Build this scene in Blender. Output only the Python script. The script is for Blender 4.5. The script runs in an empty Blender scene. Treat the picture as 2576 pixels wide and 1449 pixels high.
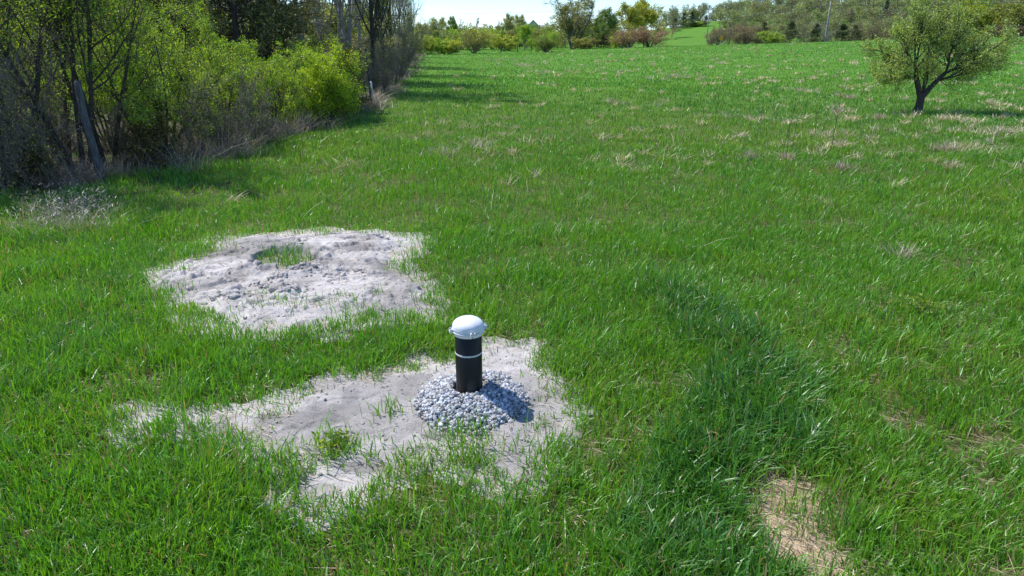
import bpy, math, random
import numpy as np
from mathutils import Vector, Matrix

# ---------------------------------------------------------------- camera, sky, sun, exposure
S = bpy.context.scene
COL = S.collection
CAM_H = 2.2
PITCH = math.radians(20.0)
F = 1717.0                       # focal length in pixels of a 2576 px wide picture
cam = bpy.data.cameras.new('camera')
camo = bpy.data.objects.new('camera', cam); COL.objects.link(camo)
camo.location = (0, 0, CAM_H); camo.rotation_euler = (math.radians(90) - PITCH, 0, 0)
cam.sensor_width = 36; cam.lens = 24.0; cam.clip_start = 0.05; cam.clip_end = 6000
S.camera = camo

SUN_EL = math.radians(57); SUN_DIR = Vector((-0.86, 0.47, 0)).normalized()
sv = Vector((SUN_DIR.x*math.cos(SUN_EL), SUN_DIR.y*math.cos(SUN_EL), math.sin(SUN_EL)))
W = bpy.data.worlds.new('World'); S.world = W; W.use_nodes = True
wn = W.node_tree.nodes; wl = W.node_tree.links
sky = wn.new('ShaderNodeTexSky'); sky.sky_type = 'NISHITA'; sky.sun_disc = False
sky.sun_elevation = SUN_EL; sky.sun_rotation = math.atan2(SUN_DIR.x, SUN_DIR.y)
sky.air_density = 1.0; sky.dust_density = 0.0; sky.ozone_density = 4.0; sky.altitude = 1200
tint = wn.new('ShaderNodeMix'); tint.data_type = 'RGBA'; tint.blend_type = 'MULTIPLY'; tint.inputs[0].default_value = 1.0; tint.inputs[7].default_value = (0.86, 0.97, 1.12, 1)
wl.new(sky.outputs[0], tint.inputs[6]); wl.new(tint.outputs[2], wn['Background'].inputs[0]); wn['Background'].inputs[1].default_value = 0.145
sun = bpy.data.lights.new('sun', 'SUN'); sun.energy = 4.6; sun.angle = math.radians(0.53); sun.color = (1, 0.955, 0.88)
suno = bpy.data.objects.new('sun', sun); COL.objects.link(suno)
suno.rotation_euler = sv.to_track_quat('Z', 'Y').to_euler()
S.view_settings.view_transform = 'Standard'; S.view_settings.look = 'None'
S.view_settings.exposure = 0.45; S.view_settings.gamma = 1.0
S.render.engine = 'CYCLES'
cy = S.cycles
cy.max_bounces = 6; cy.diffuse_bounces = 3; cy.glossy_bounces = 2; cy.transmission_bounces = 3; cy.transparent_max_bounces = 4
cy.use_denoising = True; cy.sample_clamp_indirect = 4.0

# ---------------------------------------------------------------- noise
def vnoise(x, y, seed=0):
    xi = np.floor(x).astype(np.int64); yi = np.floor(y).astype(np.int64)
    fx = x - xi; fy = y - yi
    fx = fx*fx*(3-2*fx); fy = fy*fy*(3-2*fy)
    def h(a, b):
        n = (a*374761393 + b*668265263 + seed*1274126177) & 0xffffffff
        n = ((n ^ (n >> 13)) * 1274126177) & 0xffffffff
        n = n ^ (n >> 16)
        return (n & 0xffffff) / float(0xffffff)
    return (h(xi, yi)*(1-fx)+h(xi+1, yi)*fx)*(1-fy) + (h(xi, yi+1)*(1-fx)+h(xi+1, yi+1)*fx)*fy
def fbm(x, y, octv=4, seed=0, gain=0.5):
    s = 0; a = 1; t = 0
    for i in range(octv):
        s = s + a*vnoise(x*2**i, y*2**i, seed+i*17); t += a; a *= gain
    return s/t
def sst(a, b, x):
    t = np.clip((x-a)/(b-a), 0, 1); return t*t*(3-2*t)

# ---------------------------------------------------------------- terrain
def ground(x, y):
    x = np.asarray(x, float); y = np.asarray(y, float)
    yy = np.maximum(y, 1.0); a = x/yy
    lat = np.log1p(np.exp(np.clip((x-6)/6.0, -30, 30)))*6.0
    near = 0.030*np.minimum(lat, 140)*sst(14, 75, y)
    crest = 1 - sst(150, 185, y)*0.9
    far = 11*sst(200, 400, y)*sst(0.10, 0.42, a) + 4.5*sst(190, 330, y)*sst(-0.3, 0.05, a) + 6*sst(200, 330, y)*sst(0.4, 0.8, a)
    rough = (fbm(x*0.55, y*0.55, 3, 5)-0.5)*0.09*(1-sst(60, 120, y))
    return near*crest + far + rough + 0.25*(fbm(x*0.05, y*0.05, 2, 9)-0.5)*sst(10, 30, y)
def gz(x, y): return float(ground(np.array([x]), np.array([y]))[0])
def ray(px, py):
    u = (px-1288)/F; v = (py-724.5)/F
    fwd = math.cos(PITCH) - v*math.sin(PITCH); dn = math.sin(PITCH) + v*math.cos(PITCH)
    return u/fwd, dn/fwd          # lateral per metre forward, drop per metre forward
def P0(px, py, h=0.0):            # flat-ground point seen at a pixel (used once, to measure the photograph)
    a, d = ray(px, py); D = (CAM_H-h)/d; return (a*D, D)
def PD(px, D):                    # lateral position of a pixel column at distance D (near the horizon)
    return (px-1288)/F*(D*math.cos(PITCH)+CAM_H*math.sin(PITCH))
def H(py, D): return CAM_H - ray(1288, py)[1]*D    # world height seen at pixel row at distance D
EY = np.array([0, 9.5, 11.2, 17, 20, 25, 34, 46, 75, 104, 160, 900.]); EX = np.array([-9., -7.5, -6.7, -5.9, -5.1, -5.0, -5.9, -7.4, -10.6, -14.0, -22, -200])
def edge(y): return np.interp(y, EY, EX)

def sdf_poly(x, y, poly):
    p = np.array(poly); n = len(p); d = np.full(x.shape, 1e9); inside = np.zeros(x.shape, bool)
    for i in range(n):
        a = p[i]; b = p[(i+1) % n]; e = b-a; w0 = x-a[0]; w1 = y-a[1]
        t = np.clip((w0*e[0]+w1*e[1])/(e@e), 0, 1)
        d = np.minimum(d, np.hypot(w0-e[0]*t, w1-e[1]*t))
        c = ((a[1] > y) != (b[1] > y)) & (x < (b[0]-a[0])*(y-a[1])/(b[1]-a[1]+1e-12)+a[0])
        inside ^= c
    return np.where(inside, -d, d)
def dist_line(x, y, pts):
    d = np.full(x.shape, 1e9)
    for a, b in zip(pts[:-1], pts[1:]):
        a = np.array(a[:2]); b = np.array(b[:2]); e = b-a; t = np.clip(((x-a[0])*e[0]+(y-a[1])*e[1])/(e@e), 0, 1)
        d = np.minimum(d, np.hypot(x-a[0]-e[0]*t, y-a[1]-e[1]*t))
    return d
PA = [P0(*q, h=.07*(k > 12)) for k, q in enumerate([(372,690),(430,672),(500,655),(545,605),(640,597),(760,592),(830,588),(930,592),(1045,603),(1040,640),(1005,650),(1005,680),(1040,705),(1080,745),(1060,770),(960,778),(900,790),(800,812),(740,812),(640,815),(560,800),(500,775),(430,735),(390,715)])]
PB = [P0(*q, h=.02*(k > 15)) for k, q in enumerate([(285,1030),(330,1020),(430,1024),(540,1043),(640,1048),(700,1008),(760,980),(870,955),(960,950),(1050,915),(1150,885),(1240,872),(1330,885),(1365,930),(1375,985),(1415,1030),(1405,1065),(1360,1100),(1345,1160),(1300,1195),(1250,1185),(1180,1120),(1100,1135),(1010,1150),(950,1195),(880,1222),(830,1240),(760,1215),(740,1170),(690,1145),(620,1140),(570,1125),(530,1095),(450,1078),(380,1080),(310,1062)])]
PC = [P0(*q, h=.10*(k in (0, 6, 7, 8, 9, 10, 11))) for k, q in enumerate([(1870,1200),(1940,1188),(2005,1210),(2030,1260),(2030,1320),(2070,1370),(2130,1410),(2060,1425),(1985,1385),(1930,1330),(1885,1290),(1858,1240)])]
PH = [P0(*q) for q in [(655,672),(680,650),(740,644),(785,650),(792,672),(760,694),(700,698)]]
LUSH = [P0(*q) for q in [(1690,755),(1770,810),(1850,880),(1900,970),(1895,1060),(1840,1140),(1770,1230),(1770,1320),(1830,1420),(1830,1500)]]
LUSH2 = [P0(*q) for q in [(60,690),(220,690),(340,700)]]
LUSH3 = [P0(*q) for q in [(1020,640),(1100,680),(1160,720)]]
PIPE = (-0.272, 3.89)
def warp(x, y, k=0.10): return ((fbm(x*3, y*3, 3, 31)-0.5)*2+(fbm(x*11, y*11, 2, 35)-.5)*1.1)*k
def sand_sd(x, y):
    a = sdf_poly(x, y, PA) + warp(x, y, .14); b = sdf_poly(x, y, PB) + warp(x, y, .11) + .10*sst(-1.15, -1.5, x)
    hole = -(sdf_poly(x, y, PH) + warp(x, y, .13))
    return np.maximum(a, hole), b

# ---------------------------------------------------------------- mesh building
def build(name, V, quads=None, tris=None, col=None, smooth=False):
    me = bpy.data.meshes.new(name)
    V = np.asarray(V, np.float32); nq = 0 if quads is None else len(quads); nt = 0 if tris is None else len(tris)
    loops = []
    if nq: loops.append(np.asarray(quads, np.int32).ravel())
    if nt: loops.append(np.asarray(tris, np.int32).ravel())
    L = np.concatenate(loops)
    me.vertices.add(len(V)); me.vertices.foreach_set('co', V.ravel())
    me.loops.add(len(L)); me.loops.foreach_set('vertex_index', L)
    me.polygons.add(nq+nt)
    st = np.concatenate([np.arange(nq)*4, nq*4+np.arange(nt)*3]).astype(np.int32)
    me.polygons.foreach_set('loop_start', st)
    me.polygons.foreach_set('use_smooth', np.full(nq+nt, smooth))
    if col is not None:
        ca = me.color_attributes.new('Col', 'FLOAT_COLOR', 'POINT')
        c4 = np.ones((len(V), 4), np.float32); c4[:, :3] = col
        ca.data.foreach_set('color', c4.ravel())
    me.update(calc_edges=True); me.validate()
    return me
def link(name, me, mat=None, parent=None, loc=None):
    o = bpy.data.objects.new(name, me); COL.objects.link(o)
    if mat is not None and me is not None:
        if len(me.materials) == 0: me.materials.append(mat)
    if parent: o.parent = parent
    if loc is not None: o.location = loc
    return o
def tag(o, label=None, cat=None, group=None, kind=None):
    if label: o['label'] = label
    if cat: o['category'] = cat
    if group: o['group'] = group
    if kind: o['kind'] = kind
    return o
class MB:
    def __init__(s): s.V = []; s.Q = []; s.T = []; s.C = []; s.n = 0
    def add(s, V, Q=None, T=None, C=None):
        V = np.asarray(V, float).reshape(-1, 3)
        if Q is not None and len(Q): s.Q.append(np.asarray(Q)+s.n)
        if T is not None and len(T): s.T.append(np.asarray(T)+s.n)
        s.V.append(V); s.n += len(V)
        if C is not None: s.C.append(np.broadcast_to(C, (len(V), 3)))
    def mesh(s, name, smooth=False):
        return build(name, np.concatenate(s.V), np.concatenate(s.Q) if s.Q else None, np.concatenate(s.T) if s.T else None,
                     np.concatenate(s.C) if s.C else None, smooth)
    def box(s, c, d, R=None, C=None):
        v = np.array([[i, j, k] for k in (-.5, .5) for j in (-.5, .5) for i in (-.5, .5)])*np.array(d)
        if R is not None: v = v @ np.array(R).T
        s.add(v+np.array(c), Q=[[0,2,3,1],[4,5,7,6],[0,1,5,4],[2,6,7,3],[0,4,6,2],[1,3,7,5]], C=C)
    def lathe(s, prof, n=48, c=(0, 0, 0), C=None):
        prof = np.array(prof, float); a = np.linspace(0, 2*np.pi, n, endpoint=False)
        V = np.stack([prof[:, None, 0]*np.cos(a), prof[:, None, 0]*np.sin(a), np.broadcast_to(prof[:, None, 1], (len(prof), n))], -1)
        i = np.arange(len(prof)-1)[:, None]*n; j = np.arange(n)[None]; j2 = (j+1) % n
        Q = np.stack([i+j, i+j2, i+n+j2, i+n+j], -1).reshape(-1, 4)
        s.add(V.reshape(-1, 3)+np.array(c), Q=Q, C=C)
def tubes(P, R, sides=4, C=None):
    """P (N,K,3) centre lines, R (N,K) radii"""
    N, K, _ = P.shape
    ch = P[:, -1]-P[:, 0]; ch /= np.linalg.norm(ch, axis=1, keepdims=True)+1e-9
    ref = np.where(np.abs(ch[:, 2:3]) > 0.9, np.array([[1., 0, 0]]), np.array([[0, 0, 1.]]))
    a = np.cross(ch, ref); a /= np.linalg.norm(a, axis=1, keepdims=True)+1e-9; b = np.cross(ch, a)
    t = np.arange(sides)*2*np.pi/sides
    ring = a[:, None, :]*np.cos(t)[None, :, None] + b[:, None, :]*np.sin(t)[None, :, None]
    V = P[:, :, None, :] + ring[:, None]*R[:, :, None, None]
    n0 = (np.arange(N)*K*sides)[:, None, None]; k = (np.arange(K-1)*sides)[None, :, None]; j = np.arange(sides)[None, None]; j2 = (j+1) % sides
    Q = np.stack([n0+k+j, n0+k+j2, n0+k+sides+j2, n0+k+sides+j], -1).reshape(-1, 4)
    return V.reshape(-1, 3), Q
def tube_mesh(name, pts, rad, sides=8, smooth=True):
    P = np.array(pts, float)[None]; R = np.broadcast_to(np.array(rad, float), (1, P.shape[1])).copy()
    V, Q = tubes(P, R, sides); return build(name, V, Q, smooth=smooth)

# ---------------------------------------------------------------- materials
def mat(name):
    m = bpy.data.materials.new(name); m.use_nodes = True; nt = m.node_tree
    return m, nt, nt.nodes['Principled BSDF']
def N(nt, t, **k):
    n = nt.nodes.new(t)
    for a, b in k.items(): setattr(n, a, b)
    return n
def noise(nt, scale, detail=4, rough=.55, coord='Object'):
    tc = N(nt, 'ShaderNodeTexCoord'); n = N(nt, 'ShaderNodeTexNoise'); n.inputs['Scale'].default_value = scale
    n.inputs['Detail'].default_value = detail; n.inputs['Roughness'].default_value = rough
    nt.links.new(tc.outputs[coord], n.inputs['Vector']); return n.outputs['Fac']
def ramp(nt, fac, stops):
    r = N(nt, 'ShaderNodeValToRGB'); e = r.color_ramp.elements
    while len(e) < len(stops): e.new(0.5)
    for i, (p, c) in enumerate(stops): e[i].position = p; e[i].color = (*c, 1)
    nt.links.new(fac, r.inputs[0]); return r.outputs[0]
def mixc(nt, fac, a, b, mode='MIX'):
    m = N(nt, 'ShaderNodeMix', data_type='RGBA', blend_type=mode)
    for s, v in ((m.inputs[0], fac), (m.inputs[6], a), (m.inputs[7], b)):
        if hasattr(v, 'links'): nt.links.new(v, s)
        elif isinstance(v, tuple): s.default_value = (*v, 1)
        else: s.default_value = v
    return m.outputs[2]
def bump(nt, bs, h, strength=.5, dist=.02):
    b = N(nt, 'ShaderNodeBump'); b.inputs['Strength'].default_value = strength; b.inputs['Distance'].default_value = dist
    nt.links.new(h, b.inputs['Height']); nt.links.new(b.outputs[0], bs.inputs['Normal'])
def leaf_mat(name, trans=0.4, gloss=0.06, rough=0.4, tint=(1, 1, 1), use_obj=False):
    m, nt, bs = mat(name); nt.nodes.remove(bs); out = nt.nodes['Material Output']
    at = N(nt, 'ShaderNodeAttribute', attribute_name='Col'); c = mixc(nt, 1.0, at.outputs['Color'], tint, 'MULTIPLY')
    if use_obj:
        oi = N(nt, 'ShaderNodeObjectInfo'); c = mixc(nt, 1.0, c, oi.outputs['Color'], 'MULTIPLY')
    d = N(nt, 'ShaderNodeBsdfDiffuse'); t = N(nt, 'ShaderNodeBsdfTranslucent'); g = N(nt, 'ShaderNodeBsdfGlossy')
    g.inputs['Roughness'].default_value = rough; g.inputs['Color'].default_value = (.9, .95, 1, 1)
    nt.links.new(c, d.inputs[0])
    tc = mixc(nt, 1.0, c, (1.25, 1.15, 0.55), 'MULTIPLY'); nt.links.new(tc, t.inputs[0])
    a = N(nt, 'ShaderNodeMixShader'); a.inputs[0].default_value = trans; nt.links.new(d.outputs[0], a.inputs[1]); nt.links.new(t.outputs[0], a.inputs[2])
    b = N(nt, 'ShaderNodeMixShader'); b.inputs[0].default_value = gloss; nt.links.new(a.outputs[0], b.inputs[1]); nt.links.new(g.outputs[0], b.inputs[2])
    nt.links.new(b.outputs[0], out.inputs[0]); return m
def simple(name, stops, scale=20, rough=.85, bstr=.4, bdist=.01, detail=5, spec=.3, metal=0):
    m, nt, bs = mat(name); n = noise(nt, scale, detail); nt.links.new(ramp(nt, n, stops), bs.inputs['Base Color'])
    bs.inputs['Roughness'].default_value = rough; bs.inputs['Specular IOR Level'].default_value = spec; bs.inputs['Metallic'].default_value = metal
    if bstr: bump(nt, bs, n, bstr, bdist)
    return m
M_grass = leaf_mat('grass_blades', .45, .045, .42)
M_dry = leaf_mat('dry_stalks', .25, .05, .5)
M_leaf = leaf_mat('spring_leaves', .55, .04, .5)
M_cedar = leaf_mat('cedar_sprays', .2, .03, .5)
M_farleaf = leaf_mat('far_leaves', .4, .02, .5, use_obj=True)
M_bark = simple('dark_bark', [(.3, (.028, .022, .018)), (.7, (.10, .085, .07))], 30)
M_greybark = simple('grey_bark', [(.3, (.15, .135, .12)), (.7, (.38, .345, .31))], 25)
M_farbark = simple('far_bark', [(.3, (.10, .085, .07)), (.7, (.21, .185, .155))], 3, bstr=0)
M_post = simple('weathered_wood', [(.25, (.12, .115, .11)), (.5, (.30, .30, .30)), (.75, (.46, .46, .45))], 9)
M_pole = simple('pole_wood', [(.3, (.22, .21, .20)), (.7, (.36, .35, .34))], 3, bstr=0)
M_wire = simple('wire', [(.3, (.05, .05, .05)), (.7, (.08, .08, .08))], 3, bstr=0)
M_white = simple('white_paint', [(.3, (.72, .72, .72)), (.7, (.82, .82, .82))], 8, rough=.5, bstr=0)
M_tpost = simple('painted_steel', [(.35, (.035, .05, .055)), (.7, (.09, .11, .12))], 20, rough=.5)

# ---------------------------------------------------------------- ground sheet
def axis(lo, hi, n, s):
    t = np.linspace(math.asinh(lo/s), math.asinh(hi/s), n); return np.sinh(t)*s
gx = axis(-1500, 1500, 420, 4.0); gy = np.concatenate([axis(-40, 1, 40, 4.)[:-1], 1+axis(0, 2500, 420, 4.5)])
X, Y = np.meshgrid(gx, gy, indexing='xy'); Z = ground(X, Y)
nx = len(gx); ny = len(gy)
i = (np.arange(ny-1)*nx)[:, None]; j = np.arange(nx-1)[None]
Q = np.stack([i+j, i+j+1, i+nx+j+1, i+nx+j], -1).reshape(-1, 4)
litter = sst(0.6, -0.5, X-edge(Y)-(fbm(X*.8, Y*.8, 3, 3)-.5)*1.6)*(1-sst(120, 170, Y)) * (1-sst(5, 14, edge(Y)-X)*.75)
farg = sst(10, 38, Y)
thatch = sst(.35, -.15, sdf_poly(X, Y, PC))
gcol = np.stack([litter, farg, thatch], -1).reshape(-1, 3)
me = build('ground', np.stack([X, Y, Z], -1).reshape(-1, 3), Q, col=gcol, smooth=True)
m, nt, bs = mat('field_soil')
at = N(nt, 'ShaderNodeAttribute', attribute_name='Col'); sep = N(nt, 'ShaderNodeSeparateColor'); nt.links.new(at.outputs['Color'], sep.inputs[0])
n1 = noise(nt, 14, 6, .65); n2 = noise(nt, .9, 4); n3 = noise(nt, .22, 5, .6)
near = ramp(nt, n1, [(.30, (.035, .055, .014)), (.5, (.085, .10, .035)), (.70, (.20, .17, .09))])
green = ramp(nt, n3, [(.3, (.072, .185, .020)), (.55, (.095, .215, .025)), (.75, (.125, .225, .034))])
c = mixc(nt, sep.outputs[1], near, green)
c = mixc(nt, sep.outputs[0], c, ramp(nt, n1, [(.3, (.03, .024, .016)), (.55, (.10, .08, .055)), (.72, (.22, .18, .13))]))
c = mixc(nt, sep.outputs[2], c, ramp(nt, n1, [(.3, (.20, .15, .10)), (.6, (.52, .40, .28))]))
nt.links.new(c, bs.inputs['Base Color']); bs.inputs['Roughness'].default_value = .95; bs.inputs['Specular IOR Level'].default_value = .1
bump(nt, bs, n1, .7, .05)
tag(link('ground', me, m), kind='structure')

# ---------------------------------------------------------------- bare sandy soil (two spreads)
def clods(x, y, seed):
    r = 1-np.abs(2*fbm(x*9, y*9, 3, seed)-1); big = fbm(x*2.2, y*2.2, 2, seed+3)
    return np.clip(r-.72, 0, 1)*.16*sst(.45, .7, big)
def soilA(x, y):
    a = sdf_poly(x, y, PA) + warp(x, y, .14); up = sst(0.06, -.35, a)
    z = .008 + up*.05 + (fbm(x*2.5, y*2.5, 4, 51)-.5)*.05*up + (fbm(x*16, y*16, 3, 52)-.5)*.022
    crust = sst(.47, .50, fbm(x*3.4, y*5.5, 5, 57, .62)); z = z + crust*.028*up
    cl = .35*sst(.60, .74, fbm(x*6.5, y*6.5, 3, 58)); front = sst(7.0, 6.2, y)*sst(5.5, 6.0, y)
    z = z + cl*front*(.05+.06*fbm(x*30, y*30, 2, 59))*up
    for (cx, cy, r, hh) in CLODS:
        d = np.hypot(x-cx, (y-cy)*1.0)/r
        z = z + sst(0, .8, 1-d+(fbm(x*14, y*14, 3, 61)-.5)*1.3)*hh*.32*(.25+1.1*fbm(x*28, y*28, 3, 60))
    cr = np.abs(2*fbm(x*4, y*6, 4, 63, .6)-1); z = z - sst(.03, .0, cr)*.022*up
    hd = sdf_poly(x, y, PH)+warp(x, y, .13); z = z - sst(.05, -.04, hd)*.12 + sst(.2, .04, np.abs(hd-.08))*0.03
    z = np.maximum(z-.012*sst(-.2, .1, a), .011+.006*fbm(x*25, y*25, 2, 53)); return z - sst(.18, .36, a)*.12
def soilB(x, y):
    _, b = sand_sd(x, y); up = sst(0.02, -.25, b)
    z = .006 + up*.02 + (fbm(x*2.6, y*2.6, 4, 71)-.5)*.04*up + (fbm(x*20, y*20, 3, 72)-.5)*.012
    z = z + sst(.48, .51, fbm(x*3.1, y*4.2, 5, 77, .6))*.010*up
    z = np.maximum(z-.008*sst(-.2, .1, b), .011+.006*fbm(x*25, y*25, 2, 54)); return z - sst(.17, .33, b)*.10
CLODS = []
for q, r, hh in [((815,690),.16,.07),((720,735),.17,.09),((660,718),.10,.05),((945,603),.10,.08),((590,752),.10,.06),((925,678),.09,.045),((570,705),.08,.045),((700,705),.09,.05),((745,690),.10,.05),((560,745),.09,.05),((845,700),.09,.05)]:
    a, b = P0(*q, h=.06); CLODS.append((a, b, r, hh))
def soil_sheet(poly, fn, dx, pad=.42):
    p = np.array(poly); x0, y0 = p.min(0)-pad; x1, y1 = p.max(0)+pad
    xs = np.arange(x0, x1, dx); ys = np.arange(y0, y1, dx); X, Y = np.meshgrid(xs, ys); Z = ground(X, Y)+fn(X, Y)
    w = len(xs); i = (np.arange(len(ys)-1)*w)[:, None]; j = np.arange(w-1)[None]
    Q = np.stack([i+j, i+j+1, i+w+j+1, i+w+j], -1).reshape(-1, 4)
    keep = (Z-ground(X, Y)).ravel()[Q].max(1) > -.07
    return X, Y, Z, Q[keep]
m_sand, nt, bs = mat('sandy_soil')
n1 = noise(nt, 2.2, 5, .6); n2 = noise(nt, 70, 6, .75); n3 = noise(nt, 11, 6, .7)
at = N(nt, 'ShaderNodeAttribute', attribute_name='Col')
c = ramp(nt, n1, [(.36, (.46, .43, .40)), (.47, (.57, .535, .50)), (.62, (.66, .62, .58))])
c = mixc(nt, .55, c, ramp(nt, n3, [(.3, (.68, .67, .67)), (.55, (1, 1, 1))]), 'MULTIPLY')
c = mixc(nt, .6, c, ramp(nt, n2, [(.28, (.5, .49, .5)), (.5, (1, 1, 1))]), 'MULTIPLY')
c = mixc(nt, 1.0, c, at.outputs['Color'], 'MULTIPLY')
nt.links.new(c, bs.inputs['Base Color']); bs.inputs['Roughness'].default_value = .95; bs.inputs['Specular IOR Level'].default_value = .15
bump(nt, bs, n2, .9, .02)
def damp(X, Y, seed, spots):
    d = sst(.50, .57, fbm(X*1.3, Y*2.2, 5, seed, .6))*.5
    for (cx, cy, rx, ry) in spots:
        q = np.hypot((X-cx)/rx, (Y-cy)/ry)+(fbm(X*4, Y*6, 4, seed+2)-.5)*1.5; d = np.maximum(d, sst(1.25, .65, q)*.75)
    k = 1-.55*np.clip(d, 0, 1); return np.stack([k, k, k*1.02], -1)
spA = [(*P0(728, 662), .42, .30), (*P0(600, 640), .5, .32), (*P0(900, 640), .3, .12), (*P0(860, 605), .35, .1)]
spB = [(*P0(750, 1065), .27, .10), (*P0(885, 1000), .07, .14), (*P0(650, 1105), .12, .07), (*P0(1090, 1095), .09, .08), (*P0(1380,1060), .10, .08), (*P0(900,1180), .14,.05)]
X, Y, Z, Q = soil_sheet(PA, soilA, .012)
tag(link('bare_soil', build('bare_soil', np.stack([X, Y, Z], -1).reshape(-1, 3), Q, col=damp(X, Y, 81, spA).reshape(-1, 3), smooth=True), m_sand), kind='structure')
X, Y, Z, Q = soil_sheet(PB, soilB, .011)
tag(link('bare_soil', build('bare_soil', np.stack([X, Y, Z], -1).reshape(-1, 3), Q, col=damp(X, Y, 91, spB).reshape(-1, 3), smooth=True), m_sand), kind='structure')

# broken clods lying on the far spread
rng = np.random.default_rng(21); ico = None
def rocks(mb, x, y, z, sz, col, base, rng, flat=.7):
    bv, bt = base
    for k in range(len(x)):
        q, _ = np.linalg.qr(rng.normal(size=(3, 3))); v = bv*(1+rng.uniform(-.25, .22, (len(bv), 1)))*rng.uniform(.6, 1.2, 3)
        mb.add(((v*sz[k]) @ q.T)*(1, 1, flat)+(x[k], y[k], z[k]), T=bt, C=col*rng.uniform(.8, 1.12))
# ---------------------------------------------------------------- gravel mound
def mound(x, y):
    d = np.hypot((x-PIPE[0]-.01)/.335, (y-PIPE[1]-.0)/.37)+(fbm(x*5, y*5, 2, 44)-.5)*.15
    z = .150*np.clip(1-d, 0, 1)**.75
    r = np.hypot(x-PIPE[0], y-PIPE[1]); return np.where(r < .15, np.minimum(z, .05+.07*sst(.085, .15, r)), z)
rng = np.random.default_rng(3)
ico = [(0,0,1)]+[(.894*math.cos(a), .894*math.sin(a), .447) for a in np.arange(5)*2*math.pi/5]+[(.894*math.cos(a), .894*math.sin(a), -.447) for a in (np.arange(5)+.5)*2*math.pi/5]+[(0,0,-1)]
ico = np.array(ico); it = [(0,1+k,1+(k+1)%5) for k in range(5)]+[(1+k,6+k,1+(k+1)%5) for k in range(5)]+[(1+(k+1)%5,6+k,6+(k+1)%5) for k in range(5)]+[(11,6+(k+1)%5,6+k) for k in range(5)]
it = np.array(it)
def subdiv(V, T):
    V = list(map(tuple, V)); cache = {}; out = []
    def mid(a, b):
        k = (min(a, b), max(a, b))
        if k not in cache:
            p = np.array(V[a])+np.array(V[b]); V.append(tuple(p/np.linalg.norm(p))); cache[k] = len(V)-1
        return cache[k]
    for a, b, c in T:
        x, y, z = mid(a, b), mid(b, c), mid(c, a); out += [(a, x, z), (b, y, x), (c, z, y), (x, y, z)]
    return np.array(V), np.array(out)
sv_, st_ = subdiv(ico, it)
n = 7600; g = MB()
r = np.sqrt(rng.random(n))*1.1; th = rng.random(n)*2*np.pi
px_ = PIPE[0]+.01+r*.335*np.cos(th); py_ = PIPE[1]+r*.37*np.sin(th)
ok = np.hypot(px_-PIPE[0], py_-PIPE[1]) > .10
ok &= (r < 1) | (rng.random(n) < .25)
px_, py_ = px_[ok], py_[ok]; n = len(px_)
pz_ = ground(px_, py_)+soilB(px_, py_)+mound(px_, py_)+rng.uniform(-.016, .016, n)
sz = rng.uniform(.0052, .0105, n)*np.where(rng.random(n) < .2, 1.5, 1)
Vs = []; 
for k in range(n):
    A = rng.normal(size=(3, 3)); q, _ = np.linalg.qr(A); sc = rng.uniform(.65, 1.15, 3)
    v = sv_*(1+rng.uniform(-.17, .17, (len(sv_), 1))); v = np.sign(v)*np.abs(v)**.62
    Vs.append((v*sc*sz[k]) @ q.T + (px_[k], py_[k], pz_[k]))
T = (st_[None]+(np.arange(n)*len(sv_))[:, None, None]).reshape(-1, 3)
ccol = np.repeat(rng.uniform(.45, 1.45, n)[:, None]*np.array([[.50, .52, .545], [.50, .52, .545], [.46, .44, .42], [.34, .36, .39]])[rng.integers(0, 4, n)], len(sv_), 0)
m_gr, nt, bs = mat('crushed_stone'); at = N(nt, 'ShaderNodeAttribute', attribute_name='Col')
c = mixc(nt, .5, at.outputs['Color'], ramp(nt, noise(nt, 120, 4), [(.3, (.5, .5, .52)), (.6, (1, 1, 1))]), 'MULTIPLY')
nt.links.new(c, bs.inputs['Base Color']); bs.inputs['Roughness'].default_value = .85; bump(nt, bs, noise(nt, 200, 3), .4, .003)
# packed fines under the stones, same heap
u = np.linspace(-.5, .5, 60); XX, YY = np.meshgrid(PIPE[0]+u*.9, PIPE[1]+.03+u*1.0)
ZZ = ground(XX, YY)+soilB(XX, YY)+mound(XX, YY)-.012-.02*(mound(XX, YY) < .002)
w = 60; i = (np.arange(w-1)*w)[:, None]; j = np.arange(w-1)[None]; QQ = np.stack([i+j, i+j+1, i+w+j+1, i+w+j], -1).reshape(-1, 4)
mmb = MB(); mmb.add(np.concatenate(Vs), T=T, C=ccol); mmb.add(np.stack([XX, YY, ZZ], -1).reshape(-1, 3), Q=QQ, C=(.10, .105, .11))
tag(link('gravel', mmb.mesh('gravel'), m_gr), 'grey crushed gravel heaped around the black well pipe', 'gravel', kind='stuff')

cb_ = MB(); xs, ys, ss = [], [], []
rng = np.random.default_rng(22)
for (cx_, cy_, rr_, hh) in CLODS:
    k = int(26*rr_/.1); xs.append(cx_+rng.normal(0, rr_*.6, k)); ys.append(cy_+rng.normal(0, rr_*.38, k)); ss.append(rng.gamma(2.2, .0085, k).clip(.006, .042))
pa_ = np.array(PA); k = 1700; x = rng.uniform(pa_[:, 0].min(), pa_[:, 0].max(), k); y = rng.uniform(pa_[:, 1].min(), pa_[:, 1].max(), k)
kk = (sand_sd(x, y)[0] < -.05) & (rng.random(k) < .15+.85*sst(.5, .65, fbm(x*2.5, y*2.5, 3, 611))); xs.append(x[kk]); ys.append(y[kk]); ss.append(rng.gamma(2, .0045, kk.sum()).clip(.004, .02))
k = 900; pb_ = np.array(PB); x = rng.uniform(pb_[:, 0].min(), pb_[:, 0].max(), k); y = rng.uniform(pb_[:, 1].min(), pb_[:, 1].max(), k)
kk = sand_sd(x, y)[1] < -.03; x = x[kk]; y = y[kk]; nB = len(x)
xA = np.concatenate(xs); yA = np.concatenate(ys); sA_ = np.concatenate(ss)
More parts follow.
